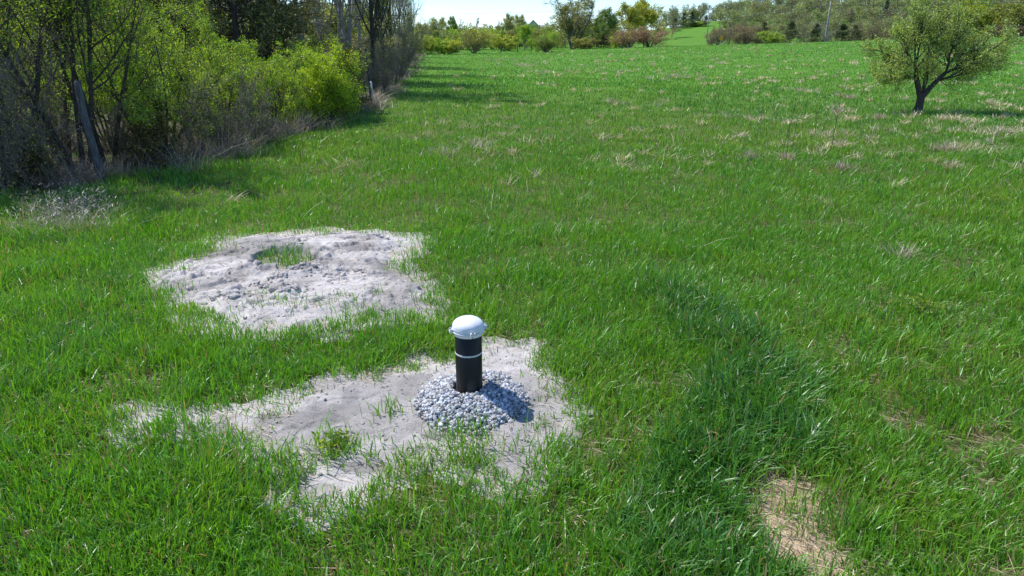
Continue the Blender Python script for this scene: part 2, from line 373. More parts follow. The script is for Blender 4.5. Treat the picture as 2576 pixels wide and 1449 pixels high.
rocks(cb_, xA, yA, ground(xA, yA)+soilA(xA, yA)+sA_*.15, sA_, np.array([.92, .92, .93]), (sv_, st_), rng, .62)
sB_ = rng.gamma(2, .0028, nB).clip(.003, .012); rocks(cb_, x, y, ground(x, y)+soilB(x, y)+sB_*.2, sB_, np.array([.85, .85, .87]), (sv_, st_), rng)
tag(link('soil_crumbs', cb_.mesh('soil_crumbs'), m_sand), 'broken sandy clods and crumbs strewn over the two bare spreads', 'soil crumbs', kind='stuff')

# ---------------------------------------------------------------- well casing
zb = gz(*PIPE)+.02
well = tag(link('well_casing', None, loc=(PIPE[0], PIPE[1], zb)), 'black well pipe with white domed cap standing in grey gravel', 'well casing')
ztop = H(846, PIPE[1]-.09)-zb
m_pipe, nt, bs = mat('black_casing')
tc = N(nt, 'ShaderNodeTexCoord'); sp = N(nt, 'ShaderNodeSeparateXYZ'); nt.links.new(tc.outputs['Object'], sp.inputs[0])
mp = N(nt, 'ShaderNodeMapRange'); mp.inputs[1].default_value = .36; mp.inputs[2].default_value = .05; nt.links.new(sp.outputs[2], mp.inputs[0])
mpp = N(nt, 'ShaderNodeMapping'); mpp.inputs['Scale'].default_value = (30, 30, 2.5); nt.links.new(tc.outputs['Object'], mpp.inputs[0])
nn = N(nt, 'ShaderNodeTexNoise'); nn.inputs['Scale'].default_value = 1; nn.inputs['Detail'].default_value = 6; nt.links.new(mpp.outputs[0], nn.inputs['Vector'])
mul = N(nt, 'ShaderNodeMath', operation='MULTIPLY'); nt.links.new(mp.outputs[0], mul.inputs[0]); nt.links.new(nn.outputs[0], mul.inputs[1])
c = ramp(nt, mul.outputs[0], [(.0, (.006, .006, .0065)), (.3, (.014, .013, .013)), (.55, (.095, .078, .068))])
nt.links.new(c, bs.inputs['Base Color']); bs.inputs['Roughness'].default_value = .38
rr = N(nt, 'ShaderNodeMapRange'); bs.inputs['Specular IOR Level'].default_value = .25; rr.inputs[3].default_value = .32; rr.inputs[4].default_value = .6; nt.links.new(mul.outputs[0], rr.inputs[0]); nt.links.new(rr.outputs[0], bs.inputs['Roughness'])
b = MB(); b.lathe([(.084, -.05), (.084, ztop-.01), (.079, ztop-.005)], 64); link('pipe', b.mesh('pipe', True), m_pipe, well)
zband = H(898, PIPE[1]-.08)-zb
b = MB(); b.lathe([(.0842, zband-.006), (.0853, zband-.0055), (.0853, zband+.0055), (.0842, zband+.006)], 64)
link('tape_band', b.mesh('tape_band', True), simple('white_tape', [(.3, (.42, .42, .40)), (.6, (.62, .62, .60))], 60, bstr=0), well)
m_cap, nt, bs = mat('cap_paint'); nt.links.new(ramp(nt, noise(nt, 25, 4), [(.3, (.62, .64, .67)), (.65, (.74, .76, .79))]), bs.inputs['Base Color']); bs.inputs['Roughness'].default_value = .33
zc = ztop
b = MB(); b.lathe([(.0845, zc-.022), (.090, zc-.020), (.092, zc-.014), (.092, zc+.002), (.102, zc+.004), (.1025, zc+.010), (.09, zc+.0115)], 64)
ring = link('cap_ring', b.mesh('cap_ring', True), m_cap, well)
prof = [(.090, zc+.0125), (.098, zc+.0135), (.100, zc+.018), (.100, zc+.026), (.0985, zc+.033)]
for k in range(1, 15):
    a = k/14*math.pi/2; prof.append((.0985*math.cos(a)**.92 if k < 14 else .0005, zc+.033+.056*math.sin(a)))
b = MB(); b.lathe(prof, 64); link('cap_dome', b.mesh('cap_dome', True), m_cap, well)
lug = MB(); lug.box((.107, 0, zc+.008), (.024, .030, .010)); lug.box((.107, 0, zc+.0205), (.024, .030, .010))
lugm = lug.mesh('lug')
bolt = MB(); bolt.lathe([(.0001, zc-.008), (.004, zc-.008), (.004, zc+.027), (.008, zc+.027), (.008, zc+.0335), (.0001, zc+.0335)], 6, (.113, 0, 0))
boltm = bolt.mesh('bolt'); m_bolt = simple('bolt_zinc', [(.3, (.35, .35, .36)), (.7, (.55, .55, .56))], 30, rough=.35, bstr=0, metal=.8)
for k in range(4):
    l = link('lug', lugm, m_cap, well); l.rotation_euler.z = math.radians(-72+90*k); bo = link('bolt', boltm, m_bolt, l)

# ---------------------------------------------------------------- grass
rng = np.random.default_rng(11)
def blades(n, dmin, dmax, spread=.86):
    D = np.exp(rng.uniform(math.log(dmin), math.log(dmax), n)); x = rng.uniform(-1, 1, n)*(spread*D+1.5); return x, D
def straw_mask(x, y):          # where the old dry growth shows through
    f = fbm(x*.35, y*.22, 4, 101, .6)*.6+fbm(x*1.6, y*1.2, 3, 102)*.4
    return f
def grass_field(x, y):
    """keep-probability, height factor, colour for each blade root"""
    a, b = sand_sd(x, y); s = np.minimum(a, b)
    keep = sst(-.22, .16, s+(fbm(x*6, y*6, 2, 8)-.5)*.42)**1.25*.98 + .022*sst(.5, .62, fbm(x*4, y*4, 2, 7))
    hole = sst(.02, -.08, sdf_poly(x, y, PH)+warp(x, y, .13)); keep = np.maximum(keep*(1-sst(.3, .1, sdf_poly(x, y, PH))), hole*.42*sst(.35, .55, fbm(x*6, y*6, 2, 19)))
    c = sdf_poly(x, y, PC)+warp(x, y, .1); keep *= .09+.91*sst(-.16, .30, c+(fbm(x*6, y*6, 2, 28)-.5)*.35)
    lush = np.maximum(sst(.52, .10, dist_line(x, y, LUSH)*(1.2-.3*sst(4, 3, y))+warp(x, y, .3)), np.maximum(sst(.5, .1, dist_line(x, y, LUSH2)+warp(x, y, .2)), .6*sst(.45, .1, dist_line(x, y, LUSH3)+warp(x, y, .2))))
    lush *= sst(-.1, .15, s)*sst(-.1, .1, c)*sst(6.4, 5.2, y)**.5*(.78+.65*fbm(x*2.2, y*2.2, 3, 88))
    gap = fbm(x*1.5, y*1.5, 4, 21, .6); sparse = .55*sst(.5, 2.2, x)*sst(6.5, 4, y)*(1-lush)
    bottom = sst(3.6, 2.6, y)*(1-lush)*.7
    keep *= 1-np.clip((.42+.58*np.maximum(sparse, bottom))*sst(.42, .62, gap)+.35*sparse, 0, .95)*(1-lush)*.85
    keep *= 1-.55*sst(.5, .64, fbm(x*2.4, y*2.4, 3, 23))*(1-lush)
    e = x-edge(y); keep *= .10+.90*sst(-1.1, .5, e+(fbm(x*.9, y*.9, 3, 33)-.5)*1.8)
    hf = .45+1.15*fbm(x*1.3, y*1.3, 3, 22, .6)+.5*lush-.25*sparse
    hf *= np.where(hole > .5, 1.25, .5+.5*sst(-.15, .28, s+(fbm(x*5, y*5, 2, 9)-.5)*.25))
    lush = np.maximum(lush, hole*.5)
    return keep, hf, lush, sparse, hole
def make_blades(x, y, rows, wmin, wk, hmul=1.0, seedc=0):
    keep, hf, lush, sparse, hole = grass_field(x, y)
    k = rng.random(len(x)) < keep; x, y, hf, lush, sparse = x[k], y[k], hf[k], lush[k], sparse[k]; n = len(x)
    D = np.hypot(x, y)
    # tuft clustering
    L = (.075+.095*rng.random(n)**1.2)*hf*1.05*hmul
    az = rng.uniform(0, 2*np.pi, n); lean = np.clip(rng.gamma(2.2, .20, n), 0.02, 1.15)*(1+.35*lush)
    wind = np.array([.03, -.03])
    dx = np.cos(az)*lean+wind[0]+.5*(fbm(x*3.2, y*3.2, 2, 451)-.5); dy = np.sin(az)*lean+wind[1]+.5*(fbm(x*3.2, y*3.2, 2, 452)-.5)
    Wd = np.maximum(wmin*(1+.35*lush)*rng.uniform(.55, 1.35, n), D*wk)
    fa = rng.uniform(0, np.pi, n); wx = np.cos(fa); wy = np.sin(fa)
    z0 = ground(x, y)-.004
    S_ = {4: [0, .4, .78, 1], 3: [0, .55, 1], 2: [0, 1]}[rows]; Wt = {4: [.7, 1, .75, 0], 3: [.9, .85, 0], 2: [1, 0]}[rows]
    V = []; 
    for s, wf in zip(S_, Wt):
        cx = x+dx*L*s*s*.9; cy_ = y+dy*L*s*s*.9; cz = z0+L*(s-.38*np.minimum(lean, 1.3)*s*s)
        if wf == 0: V.append(np.stack([cx, cy_, cz], -1)[:, None])
        else:
            o = Wd*.5*wf
            V.append(np.stack([np.stack([cx-wx*o, cy_-wy*o, cz], -1), np.stack([cx+wx*o, cy_+wy*o, cz], -1)], 1))
    V = np.concatenate(V, 1); m = V.shape[1]; base = (np.arange(n)*m)[:, None]
    Qs = [base+np.array([[2*r, 2*r+1, 2*r+3, 2*r+2]]) for r in range(rows-2)]
    Tt = base+np.array([[m-3, m-2, m-1]])
    big = fbm(x*.25, y*.25, 3, 41); small = fbm(x*2.0, y*2.0, 2, 42)
    g = rng.random(n)
    ca = np.array([.165, .385, .022]); cb = np.array([.095, .300, .024]); cy2 = np.array([.275, .430, .032]); cl = np.array([.062, .205, .028])
    col = ca*(1-g[:, None])+cb*g[:, None]
    t = np.clip(sst(.42, .68, big)*.55+.35*sst(.5, .75, small)+.35*sparse, 0, 1)*rng.random(n); col = col*(1-t[:, None])+cy2*t[:, None]
    t = np.clip(lush*(.45+.55*rng.random(n))+.35*(rng.random(n) < .18), 0, 1); col = col*(1-t[:, None])+cl*t[:, None]
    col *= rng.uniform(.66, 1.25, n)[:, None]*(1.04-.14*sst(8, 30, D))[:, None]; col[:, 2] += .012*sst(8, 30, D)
    dead = rng.random(n) < (.05+.10*sparse*sst(3, 6, 9-y)); col[dead] = np.array([.33, .26, .13])*rng.uniform(.6, 1.2, (dead.sum(), 1))
    return V.reshape(-1, 3), (np.concatenate(Qs) if Qs else None), Tt, np.repeat(col, m, 0)
gb = MB()
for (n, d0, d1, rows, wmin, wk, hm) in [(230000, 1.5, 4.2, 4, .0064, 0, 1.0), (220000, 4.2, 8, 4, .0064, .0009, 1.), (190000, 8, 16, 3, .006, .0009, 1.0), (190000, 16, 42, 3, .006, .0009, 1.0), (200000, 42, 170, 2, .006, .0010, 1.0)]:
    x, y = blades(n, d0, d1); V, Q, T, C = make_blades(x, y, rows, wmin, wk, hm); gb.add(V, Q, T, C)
# single tufts that stand on the bare soil
tx, ty = [], []
for (q, r, k) in [((980,1050),.05,45), ((850,1135),.12,130), ((935,1160),.03,14), ((730,1200),.12,120), ((700,1170),.08,60), ((1075,770),.07,40), ((960,760),.05,20), ((900,800),.1,60), ((1190,1130),.16,160), ((870,940),.06,40), ((640,770),.14,120), ((720,780),.14,120), ((850,772),.12,90), ((520,640),.2,120), ((590,610),.14,70), ((470,690),.06,45), ((440,740),.1,60), ((820,608),.08,40),((1150,1100),.08,70)]:
    c_ = P0(*q); tx.append(c_[0]+rng.normal(0, r, k)); ty.append(c_[1]+rng.normal(0, r*.8, k))
tx = np.concatenate(tx); ty = np.concatenate(ty); _gf = grass_field
def gf2(x, y):
    k, hf, l, s, h = _gf(x, y); return np.ones_like(k), np.full_like(hf, .95), l*0, s*0, h
grass_field = gf2; V, Q, T, C = make_blades(tx, ty, 4, .006, 0, 1.0); V[:, 2] += .025; gb.add(V, Q, T, C); grass_field = _gf
# short stuff growing in the dug hole of the far spread
tag(link('grass', gb.mesh('grass'), M_grass), 'bright green spring grass covering the field', 'grass', kind='stuff')

# ---------------------------------------------------------------- dry grass, straw and seed heads
db = MB()
def dry_blades(x, y, L, lean, Wd, col, zoff=0.0, flat=0.0):
    n = len(x); az = rng.uniform(0, 2*np.pi, n); dx = np.cos(az)*lean; dy = np.sin(az)*lean
    fa = rng.uniform(0, np.pi, n); wx = np.cos(fa)*Wd*.5; wy = np.sin(fa)*Wd*.5; z0 = ground(x, y)+zoff
    V = []
    for s, wf in ((0, 1), (.5, 1), (1, .4)):
        cx = x+dx*L*s; cy_ = y+dy*L*s; cz = z0+L*(s*(1-flat)-.35*np.minimum(lean, 1)*s*s*(1-flat))
        V += [np.stack([cx-wx*wf, cy_-wy*wf, cz], -1), np.stack([cx+wx*wf, cy_+wy*wf, cz+Wd*.3*flat], -1)]
    V = np.stack(V, 1); b_ = (np.arange(n)*6)[:, None]; Q = np.concatenate([b_+np.array([[0, 1, 3, 2]]), b_+np.array([[2, 3, 5, 4]])])
    db.add(V.reshape(-1, 3), Q=Q, C=np.repeat(col, 6, 0))
STRAW = np.array([.46, .37, .27]); GREYS = np.array([.52, .45, .34])
def scol(n, a=STRAW): return a*rng.uniform(.55, 1.25, (n, 1))
# flat thatch near
x = rng.uniform(-4, 6, 90000); y = rng.uniform(1.6, 8.5, 90000); sp_, _, lu, spa, _h = grass_field(x, y)
c_ = sst(.25, -.1, sdf_poly(x, y, PC)+warp(x, y, .1)); a_, b_ = sand_sd(x, y); rim = sst(.16, .02, np.abs(np.minimum(a_, b_)-.02))*sst(.45, .6, fbm(x*1.2, y*1.2, 2, 66))
p = np.clip(.05+.34*sst(.45, .62, fbm(x*1.5, y*1.5, 4, 21, .6))*(.35+spa)+.95*c_+.5*rim, 0, 1)*sst(-.22, 0, np.minimum(a_, b_)); k = rng.random(len(x)) < p
x, y = x[k], y[k]; n = len(x); dry_blades(x, y, rng.uniform(.05, .16, n), np.ones(n), np.full(n, .003), scol(n, np.array([.60, .47, .33])), .02+.012*rng.random(n), .93)
x = rng.uniform(-4.5, 1, 9000); y = rng.uniform(2.8, 8.2, 9000); a_, b_ = sand_sd(x, y); k = (np.minimum(a_, b_) < -.02) & (rng.random(9000) < .25+.75*sst(.5, .62, fbm(x*2, y*2, 3, 411)))
x, y = x[k], y[k]; n = len(x); zz_ = np.maximum(np.where(a_[k] < 0, soilA(x, y), soilB(x, y)), 0)
dry_blades(x, y, rng.uniform(.02, .10, n), np.ones(n), rng.uniform(.002, .005, n), np.where(rng.random((n, 1)) < .6, np.array([[.10, .085, .07]]), np.array([[.42, .32, .22]]))*rng.uniform(.6, 1.2, (n, 1)), zz_+.006, .9)
# tufts of dead grass over the far field
def tufts(cx, cy, n_each, rad, Lr, wk=.0011, col=STRAW, flat=0.0):
    k = len(cx); x = np.repeat(cx, n_each)+rng.normal(0, 1, k*n_each)*np.repeat(rad, n_each); y = np.repeat(cy, n_each)+rng.normal(0, 1, k*n_each)*np.repeat(rad, n_each)
    D = np.hypot(x, y); n = len(x)
    dry_blades(x, y, rng.uniform(*Lr, n), np.clip(rng.gamma(2.5, .35, n), .1, 2.2), np.maximum(.0035, D*wk*.7), scol(n, col)*np.repeat(rng.uniform(.8, 1.15, k), n_each)[:, None], .02, flat)
cx, cy_ = blades(5000, 8.5, 140, .85); f = fbm(cx*.22, cy_*.12, 3, 101, .6)*.5+fbm(cx*1.4, cy_*.8, 3, 102)*.5; lat = sst(-3, 2, cx-.05*cy_)
k = (rng.random(len(cx)) < np.clip((f-.44)*4, 0.06, 1)*(.12+.88*lat)*sst(8, 17, cy_)*.85) & (cx > edge(cy_)+2.5)
tufts(cx[k], cy_[k], 26, rng.uniform(.05, .13, k.sum()), (.08, .22), wk=.0009, col=np.array([.66, .56, .38]))
# grey-mauve seed-headed mats
for (q0, num, rx, ry) in [((1330,165),9,1.6,3), ((1400,185),8,3,1.2), ((1250,155),6,2.4,3), ((1560,265),5,1,1), ((1700,200),8,2,2), ((2110,245),2,.2,.2), ((2500,340),10,2.0,.9), ((2450,385),6,1.3,.5), ((2010,230),5,2,1.6), ((1850,300),5,1,.9),((1200,370),5,.6,.5),((1100,395),4,.35,.35)]:
    c_ = P0(*q0); tufts(c_[0]+rng.normal(0, 1, num)*rx*.6, c_[1]+rng.normal(0, 1, num)*ry*.6, 26, np.full(num, .13), (.12, .30), wk=.0007, col=GREYS)
# round dry clumps
for q0 in [(2137,248), (2117,372), (2365,380), (1980,405), (2120,430), (2268,660), (2108,285), (1880,402),(2210,300),(2385,428)]:
    c_ = P0(*q0); tufts(np.array([c_[0]]), np.array([c_[1]]), 90, np.array([.07]), (.10, .24), wk=.0008, col=np.array([.42, .33, .27]))
# dry weeds along the foot of the hedge
hy = np.exp(rng.uniform(math.log(8.3), math.log(110), 1500)); hx = edge(hy)+rng.normal(-.35, .45, 1500)*(1+.01*hy)
k = fbm(hx*.9, hy*.9, 3, 303) > .54; hx, hy = hx[k], hy[k]
tufts(hx, hy, 30, np.full(len(hx), .17), (.15, .5), wk=.0006, col=np.array([.33, .27, .23]))
# the pale seed-headed patch by the leaning post
hq = [P0(*q) for q in [(190,560),(150,540),(215,575),(110,560),(180,590),(60,590),(230,545),(140,590),(200,530),(270,590)]]
hx = np.array([q[0] for q in hq]); hy = np.array([q[1] for q in hq])
tufts(hx, hy, 45, np.full(len(hx), .18), (.2, .45), wk=.0004, col=np.array([.40, .34, .29]))
sx = np.repeat(hx, 95)+rng.normal(0, .20, len(hx)*95); sy = np.repeat(hy, 95)+rng.normal(0, .18, len(hx)*95); n = len(sx)
dry_blades(sx, sy, rng.uniform(.02, .04, n), rng.uniform(.4, 2, n), np.full(n, .0065), scol(n, np.array([.50, .43, .38])), rng.uniform(.12, .42, n))
hq = [P0(*q) for q in [(530,400),(740,335),(700,350),(470,430),(560,395),(935,262),(920,270),(960,235),(620,390)]]
hx = np.array([q[0] for q in hq]); hy = np.array([q[1] for q in hq])
tufts(hx, hy, 120, np.full(len(hx), .20), (.3, .75), wk=.0006, col=np.array([.47, .39, .33]))
# long dead stems lying about
x, y = blades(1500, 7, 60, .8); f = straw_mask(x, y); k = (rng.random(len(x)) < sst(.42, .6, f)) & (x > edge(y)) & (np.minimum(*sand_sd(x, y)) > .3)
x, y = x[k], y[k]; n = len(x); D = np.hypot(x, y); dry_blades(x, y, rng.uniform(.10, .36, n), rng.uniform(.5, 1.6, n), np.maximum(.0025, D*.0005), scol(n), .06)
tag(link('dry_grass', db.mesh('dry_grass'), M_dry), 'pale dead grass and straw scattered through the green field', 'dry grass', kind='stuff')

# ---------------------------------------------------------------- plants
def norm(v): return v/(np.linalg.norm(v, axis=-1, keepdims=True)+1e-9)
def grow(rng, base, d, L, R, K, wig, up, taper=.35):
    n = len(base); P = np.zeros((n, K, 3)); P[:, 0] = base; d = norm(d); step = (L/(K-1))[:, None]
    for k in range(1, K):
        d = norm(d+rng.normal(0, wig, (n, 3))+np.array([0, 0, up])); P[:, k] = P[:, k-1]+d*step
    t = np.linspace(0, 1, K); return P, R[:, None]*(1-(1-taper)*t)[None]
def kids(rng, P, R, per, t0, t1, ang, lf, rf, K, wig, up, shape=None):
    n, Kp, _ = P.shape; idx = np.repeat(np.arange(n), per); t = rng.uniform(t0, t1, len(idx))
    if shape is None: ls = 1-.45*t
    else: ls = shape(t)
    f = t*(Kp-1); i = np.minimum(f.astype(int), Kp-2); w = (f-i)[:, None]
    base = P[idx, i]*(1-w)+P[idx, i+1]*w; r = R[idx, i]*(1-w[:, 0])+R[idx, i+1]*w[:, 0]
    tan = norm(P[idx, i+1]-P[idx, i]); rd = rng.normal(size=tan.shape); rd = norm(rd-tan*(rd*tan).sum(1, keepdims=True))
    a = np.radians(rng.normal(ang, 10, len(idx)))[:, None]; d = tan*np.cos(a)+rd*np.sin(a)
    Lp = np.linalg.norm(np.diff(P, axis=1), axis=2).sum(1)[idx]
    return grow(rng, base, d, Lp*lf*ls*rng.uniform(.7, 1.2, len(idx)), r*rf, K, wig, up)
def pts_on(rng, P, n, t0=.1, jit=.02):
    N_, K, _ = P.shape; idx = rng.integers(0, N_, n); f = rng.uniform(t0, 1, n)*(K-1)*.999; i = f.astype(int); w = (f-i)[:, None]
    return P[idx, i]*(1-w)+P[idx, i+1]*w+rng.normal(0, jit, (n, 3))
def leaf_quads(rng, p, size, cols, aspect=.5, upb=.4, out=None):
    n = len(p); a = norm(rng.normal(size=(n, 3))+np.array([0, 0, upb])+(0 if out is None else out)); b_ = norm(np.cross(a, rng.normal(size=(n, 3))))
    s = (size*rng.uniform(.6, 1.3, n))[:, None]; V = np.stack([p, p+a*s*.5+b_*s*aspect*.5, p+a*s, p+a*s*.5-b_*s*aspect*.5], 1)
    Q = (np.arange(n)*4)[:, None]+np.arange(4)[None]
    c = cols[rng.integers(0, len(cols), n)]*rng.uniform(.75, 1.25, (n, 1)); return V.reshape(-1, 3), Q, np.repeat(c, 4, 0)
def fitlev(lev, H_, W_, zb=0):
    A = np.concatenate([P.reshape(-1, 3) for P, R in lev]); up_ = A[A[:, 2] > .5*A[:, 2].max()]; cen = up_.mean(0)
    lev = [(P-np.stack([cen[0]*np.clip(P[..., 2]/cen[2], 0, 1.2), cen[1]*np.clip(P[..., 2]/cen[2], 0, 1.2), P[..., 2]*0], -1), R) for P, R in lev]
    A = np.concatenate([P.reshape(-1, 3) for P, R in lev]); zt = np.percentile(A[:, 2], 99.6); rr = np.percentile(np.hypot(A[:, 0], A[:, 1]), 97)
    sc = np.array([W_/2/rr, W_/2/rr, H_/zt]); return [(P*sc, R) for P, R in lev]
def plant_meshes(lev, leaf, sides=(7, 5, 4, 3, 3)):
    bm_ = MB()
    for k, (P, R) in enumerate(lev):
        V, Q = tubes(P, R, sides[min(k, 4)]); bm_.add(V, Q=Q)
    lm = MB(); lm.add(leaf[0], Q=leaf[1], C=leaf[2]); return bm_.mesh('branches', True), lm.mesh('foliage')
G1 = np.array([[.30, .46, .026], [.20, .38, .024], [.38, .50, .03], [.15, .31, .022]])      # fresh yellow green
G2 = np.array([[.44, .58, .012], [.36, .52, .012], [.28, .45, .012]])                          # bright shrub
G3 = np.array([[.30, .42, .06], [.34, .42, .08], [.24, .36, .05], [.38, .37, .08]])           # small sparse leaves
G4 = np.array([[.32, .44, .10], [.39, .50, .13], [.25, .38, .08]])                         # apple
GO = np.array([[.26, .20, .035], [.20, .18, .03], [.14, .15, .028]])                          # golden juniper
GC = np.array([[.12, .15, .04], [.17, .18, .055], [.28, .235, .085], [.085, .12, .038]])  # cedar
def shrub(seed, H_, W_, stems=9, nl=9000, ls=.035, cols=G1, per=(7, 6, 4), r0=.022, wig=.16, lowbare=.25, jit=.035, flop=.0):
    nl = int(nl*(1.35 if ls < .06 else 1)); rng = np.random.default_rng(seed); n = stems; az = np.arange(n)*2.399+rng.uniform(0, 1); tilt = np.radians(rng.uniform(6, 48, n))
    d = np.stack([np.cos(az)*np.sin(tilt), np.sin(az)*np.sin(tilt), np.cos(tilt)], 1)
    base = np.stack([np.cos(az)*.12, np.sin(az)*.12, np.full(n, -.05)], 1)
    l0 = grow(rng, base, d, H_*rng.uniform(.65, 1.05, n), rng.uniform(.7, 1.2, n)*r0, 8, wig*.6, .05-flop, .25)
    l1 = kids(rng, *l0, per[0], lowbare, .98, 42, .48, .55, 6, wig, .05-flop)
    l2 = kids(rng, *l1, per[1], .15, 1, 45, .5, .6, 5, wig, .04-flop)
    l3 = kids(rng, *l2, per[2], .1, 1, 45, .55, .65, 4, wig, .04)
    lev = fitlev([l0, l1, l2, l3], H_, W_)
    lev = [(P, np.maximum(R, .0022)) for P, R in lev]
    p = np.concatenate([pts_on(rng, lev[3][0], int(nl*.75), .2, jit), pts_on(rng, lev[2][0], int(nl*.25), .3, jit)])
    return plant_meshes(lev, leaf_quads(rng, p, np.full(len(p), ls), cols))
def tree(seed, H_, W_, r0=.11, nl=9000, ls=.05, cols=G3, per=(16, 7, 5), bare=.22, wig=.10, ang=42, forks=1, rmin=.004, lean=0):
    rng = np.random.default_rng(seed); n = forks; az = rng.uniform(0, 6.28, n); tl = np.radians(rng.uniform(2, 10, n)+(10 if forks > 1 else 0))
    d = np.stack([np.cos(az)*np.sin(tl)+lean, np.sin(az)*np.sin(tl), np.cos(tl)], 1)
    l0 = grow(rng, np.stack([np.cos(az)*.1*(n > 1), np.sin(az)*.1*(n > 1), np.full(n, -.1)], 1), d, np.full(n, H_)*rng.uniform(.85, 1, n), np.full(n, r0), 10, .05, .05, .12)
    l1 = kids(rng, *l0, per[0], bare, .98, ang, .42, .5, 7, wig, .07, shape=lambda t: 1.1-.75*t)
    l2 = kids(rng, *l1, per[1], .2, 1, 42, .5, .55, 5, wig*1.3, .04)
    l3 = kids(rng, *l2, per[2], .1, 1, 42, .6, .6, 4, wig*1.5, .0)
    lev = fitlev([l0, l1, l2, l3], H_, W_); lev = [(P, np.maximum(R, rmin)) for P, R in lev]
    p = np.concatenate([pts_on(rng, lev[3][0], int(nl*.8), .2, ls), pts_on(rng, lev[2][0], int(nl*.2), .3, ls)])
    return plant_meshes(lev, leaf_quads(rng, p, np.full(len(p), ls), cols))
def cedar(seed, H_, W_, bare=.12, nl=16000, ls=.10, cols=GC, r0=.12, nb=70, droop=-.02, trunks=1):
    rng = np.random.default_rng(seed); n = trunks; az = rng.uniform(0, 6.28, n)
    base = np.stack([np.cos(az)*.2*(n > 1), np.sin(az)*.2*(n > 1), np.full(n, -.1)], 1)
    l0 = grow(rng, base, np.stack([np.cos(az)*.06, np.sin(az)*.06, np.ones(n)], 1), np.full(n, H_*1.), np.full(n, r0), 9, .03, .05, .1)
    l1 = kids(rng, *l0, nb, bare, .99, 68, .40, .30, 7, .10, droop, shape=lambda t: np.maximum(.12, 1.05-t**1.3))
    l2 = kids(rng, *l1, 7, .2, 1, 40, .4, .5, 4, .15, .03)
    lev = fitlev([l0, l1, l2], H_, W_); lev = [(P, np.maximum(R, .004)) for P, R in lev]
    p = np.concatenate([pts_on(rng, lev[2][0], int(nl*.8), .0, ls*.6), pts_on(rng, lev[1][0], int(nl*.2), .3, ls*.6)])
    return plant_meshes(lev, leaf_quads(rng, p, np.full(len(p), ls), cols, .38, .5))
def place(name, meshes, bark, leafm, x, y, label, cat, group=None, rot=0, sc=1.0, part=('trunk', 'crown'), color=None):
    o = link(name, None, loc=(x, y, gz(x, y)-.02)); o.rotation_euler.z = rot; o.scale = (sc,)*3 if not hasattr(sc, '__len__') else sc
    tag(o, label, cat, group)
    a = link(part[0], meshes[0], bark, o); b_ = link(part[1], meshes[1], leafm, o)
    if color is not None: b_.color = (*color, 1)
    return o
SH = ('stems', 'foliage')
# --- near shrubs of the left hedge
HG = 'leafy shrubs in the hedge'
def at(px, D): return PD(px, D), D
x, y = at(405, 13.6); place('leafy_shrub', shrub(1, 2.75, 3.3, 12, 19000, .038, G1, (8, 7, 4), .026), M_bark, M_leaf, x, y, 'tall spreading green shrub with forked dark stems right of the leaning post', 'shrub', HG, part=SH)
x, y = at(285, 14.5); place('leafy_shrub', shrub(2, 2.5, 2.4, 9, 8000, .034, G1, (7, 6, 4)), M_bark, M_leaf, x, y, 'thin green shrub directly behind the leaning wooden post', 'shrub', HG, part=SH)
x, y = at(560, 15.6); place('leafy_shrub', shrub(3, 2.55, 2.9, 12, 17000, .038, G1, (8, 6, 4), lowbare=.12), M_bark, M_leaf, x, y, 'green shrub in the hedge beneath the dark cedars, above the dark twiggy bush', 'shrub', HG, part=SH)
x, y = at(690, 17.6); place('leafy_shrub', shrub(4, 2.15, 2.7, 12, 19000, .038, G1*1.08, (8, 6, 4), lowbare=.12), M_bark, M_leaf, x, y, 'rounded green shrub touching the left side of the brightest yellow-green bush', 'shrub', HG, part=SH)
x, y = at(815, 19.4); place('leafy_shrub', shrub(5, 2.0, 2.5, 16, 34000, .046, G2, (10, 8, 4), .02, lowbare=.08, jit=.07), M_bark, M_leaf, x, y, 'dense rounded shrub with the brightest yellow-green leaves, at the field edge', 'shrub', HG, part=SH)
x, y = at(862, 23.0); place('leafy_shrub', shrub(6, 2.25, 1.9, 9, 8000, .042, G1*.85, (7, 6, 4)), M_bark, M_leaf, x, y, 'duller green bush behind and right of the brightest yellow-green shrub', 'shrub', HG, part=SH)
x, y = at(760, 22.5); place('leafy_shrub', shrub(7, 2.3, 2.2, 9, 9000, .04, G1, (7, 6, 4)), M_bark, M_leaf, x, y, 'green shrub top showing behind the brightest yellow-green shrub below the pale bare trees', 'shrub', HG, part=SH)
x, y = at(480, 18.5); place('leafy_shrub', shrub(8, 3.2, 3.0, 9, 12000, .038, G1, (7, 6, 4)), M_bark, M_leaf, x, y, 'green shrub in the second row just below the dark cedar crowns', 'shrub', HG, part=SH)
x, y = at(160, 16.5); place('leafy_shrub', shrub(9, 3.0, 3.2, 9, 11000, .036, G1, (7, 6, 4)), M_bark, M_leaf, x, y, 'green shrub seen through the black stems left of the leaning post', 'shrub', HG, part=SH)
x, y = at(0, 15.0); place('leafy_shrub', shrub(10, 3.0, 3.2, 9, 9000, .036, G1, (7, 6, 4)), M_bark, M_leaf, x, y, 'green shrub at the left picture edge behind grey twigs', 'shrub', HG, part=SH)
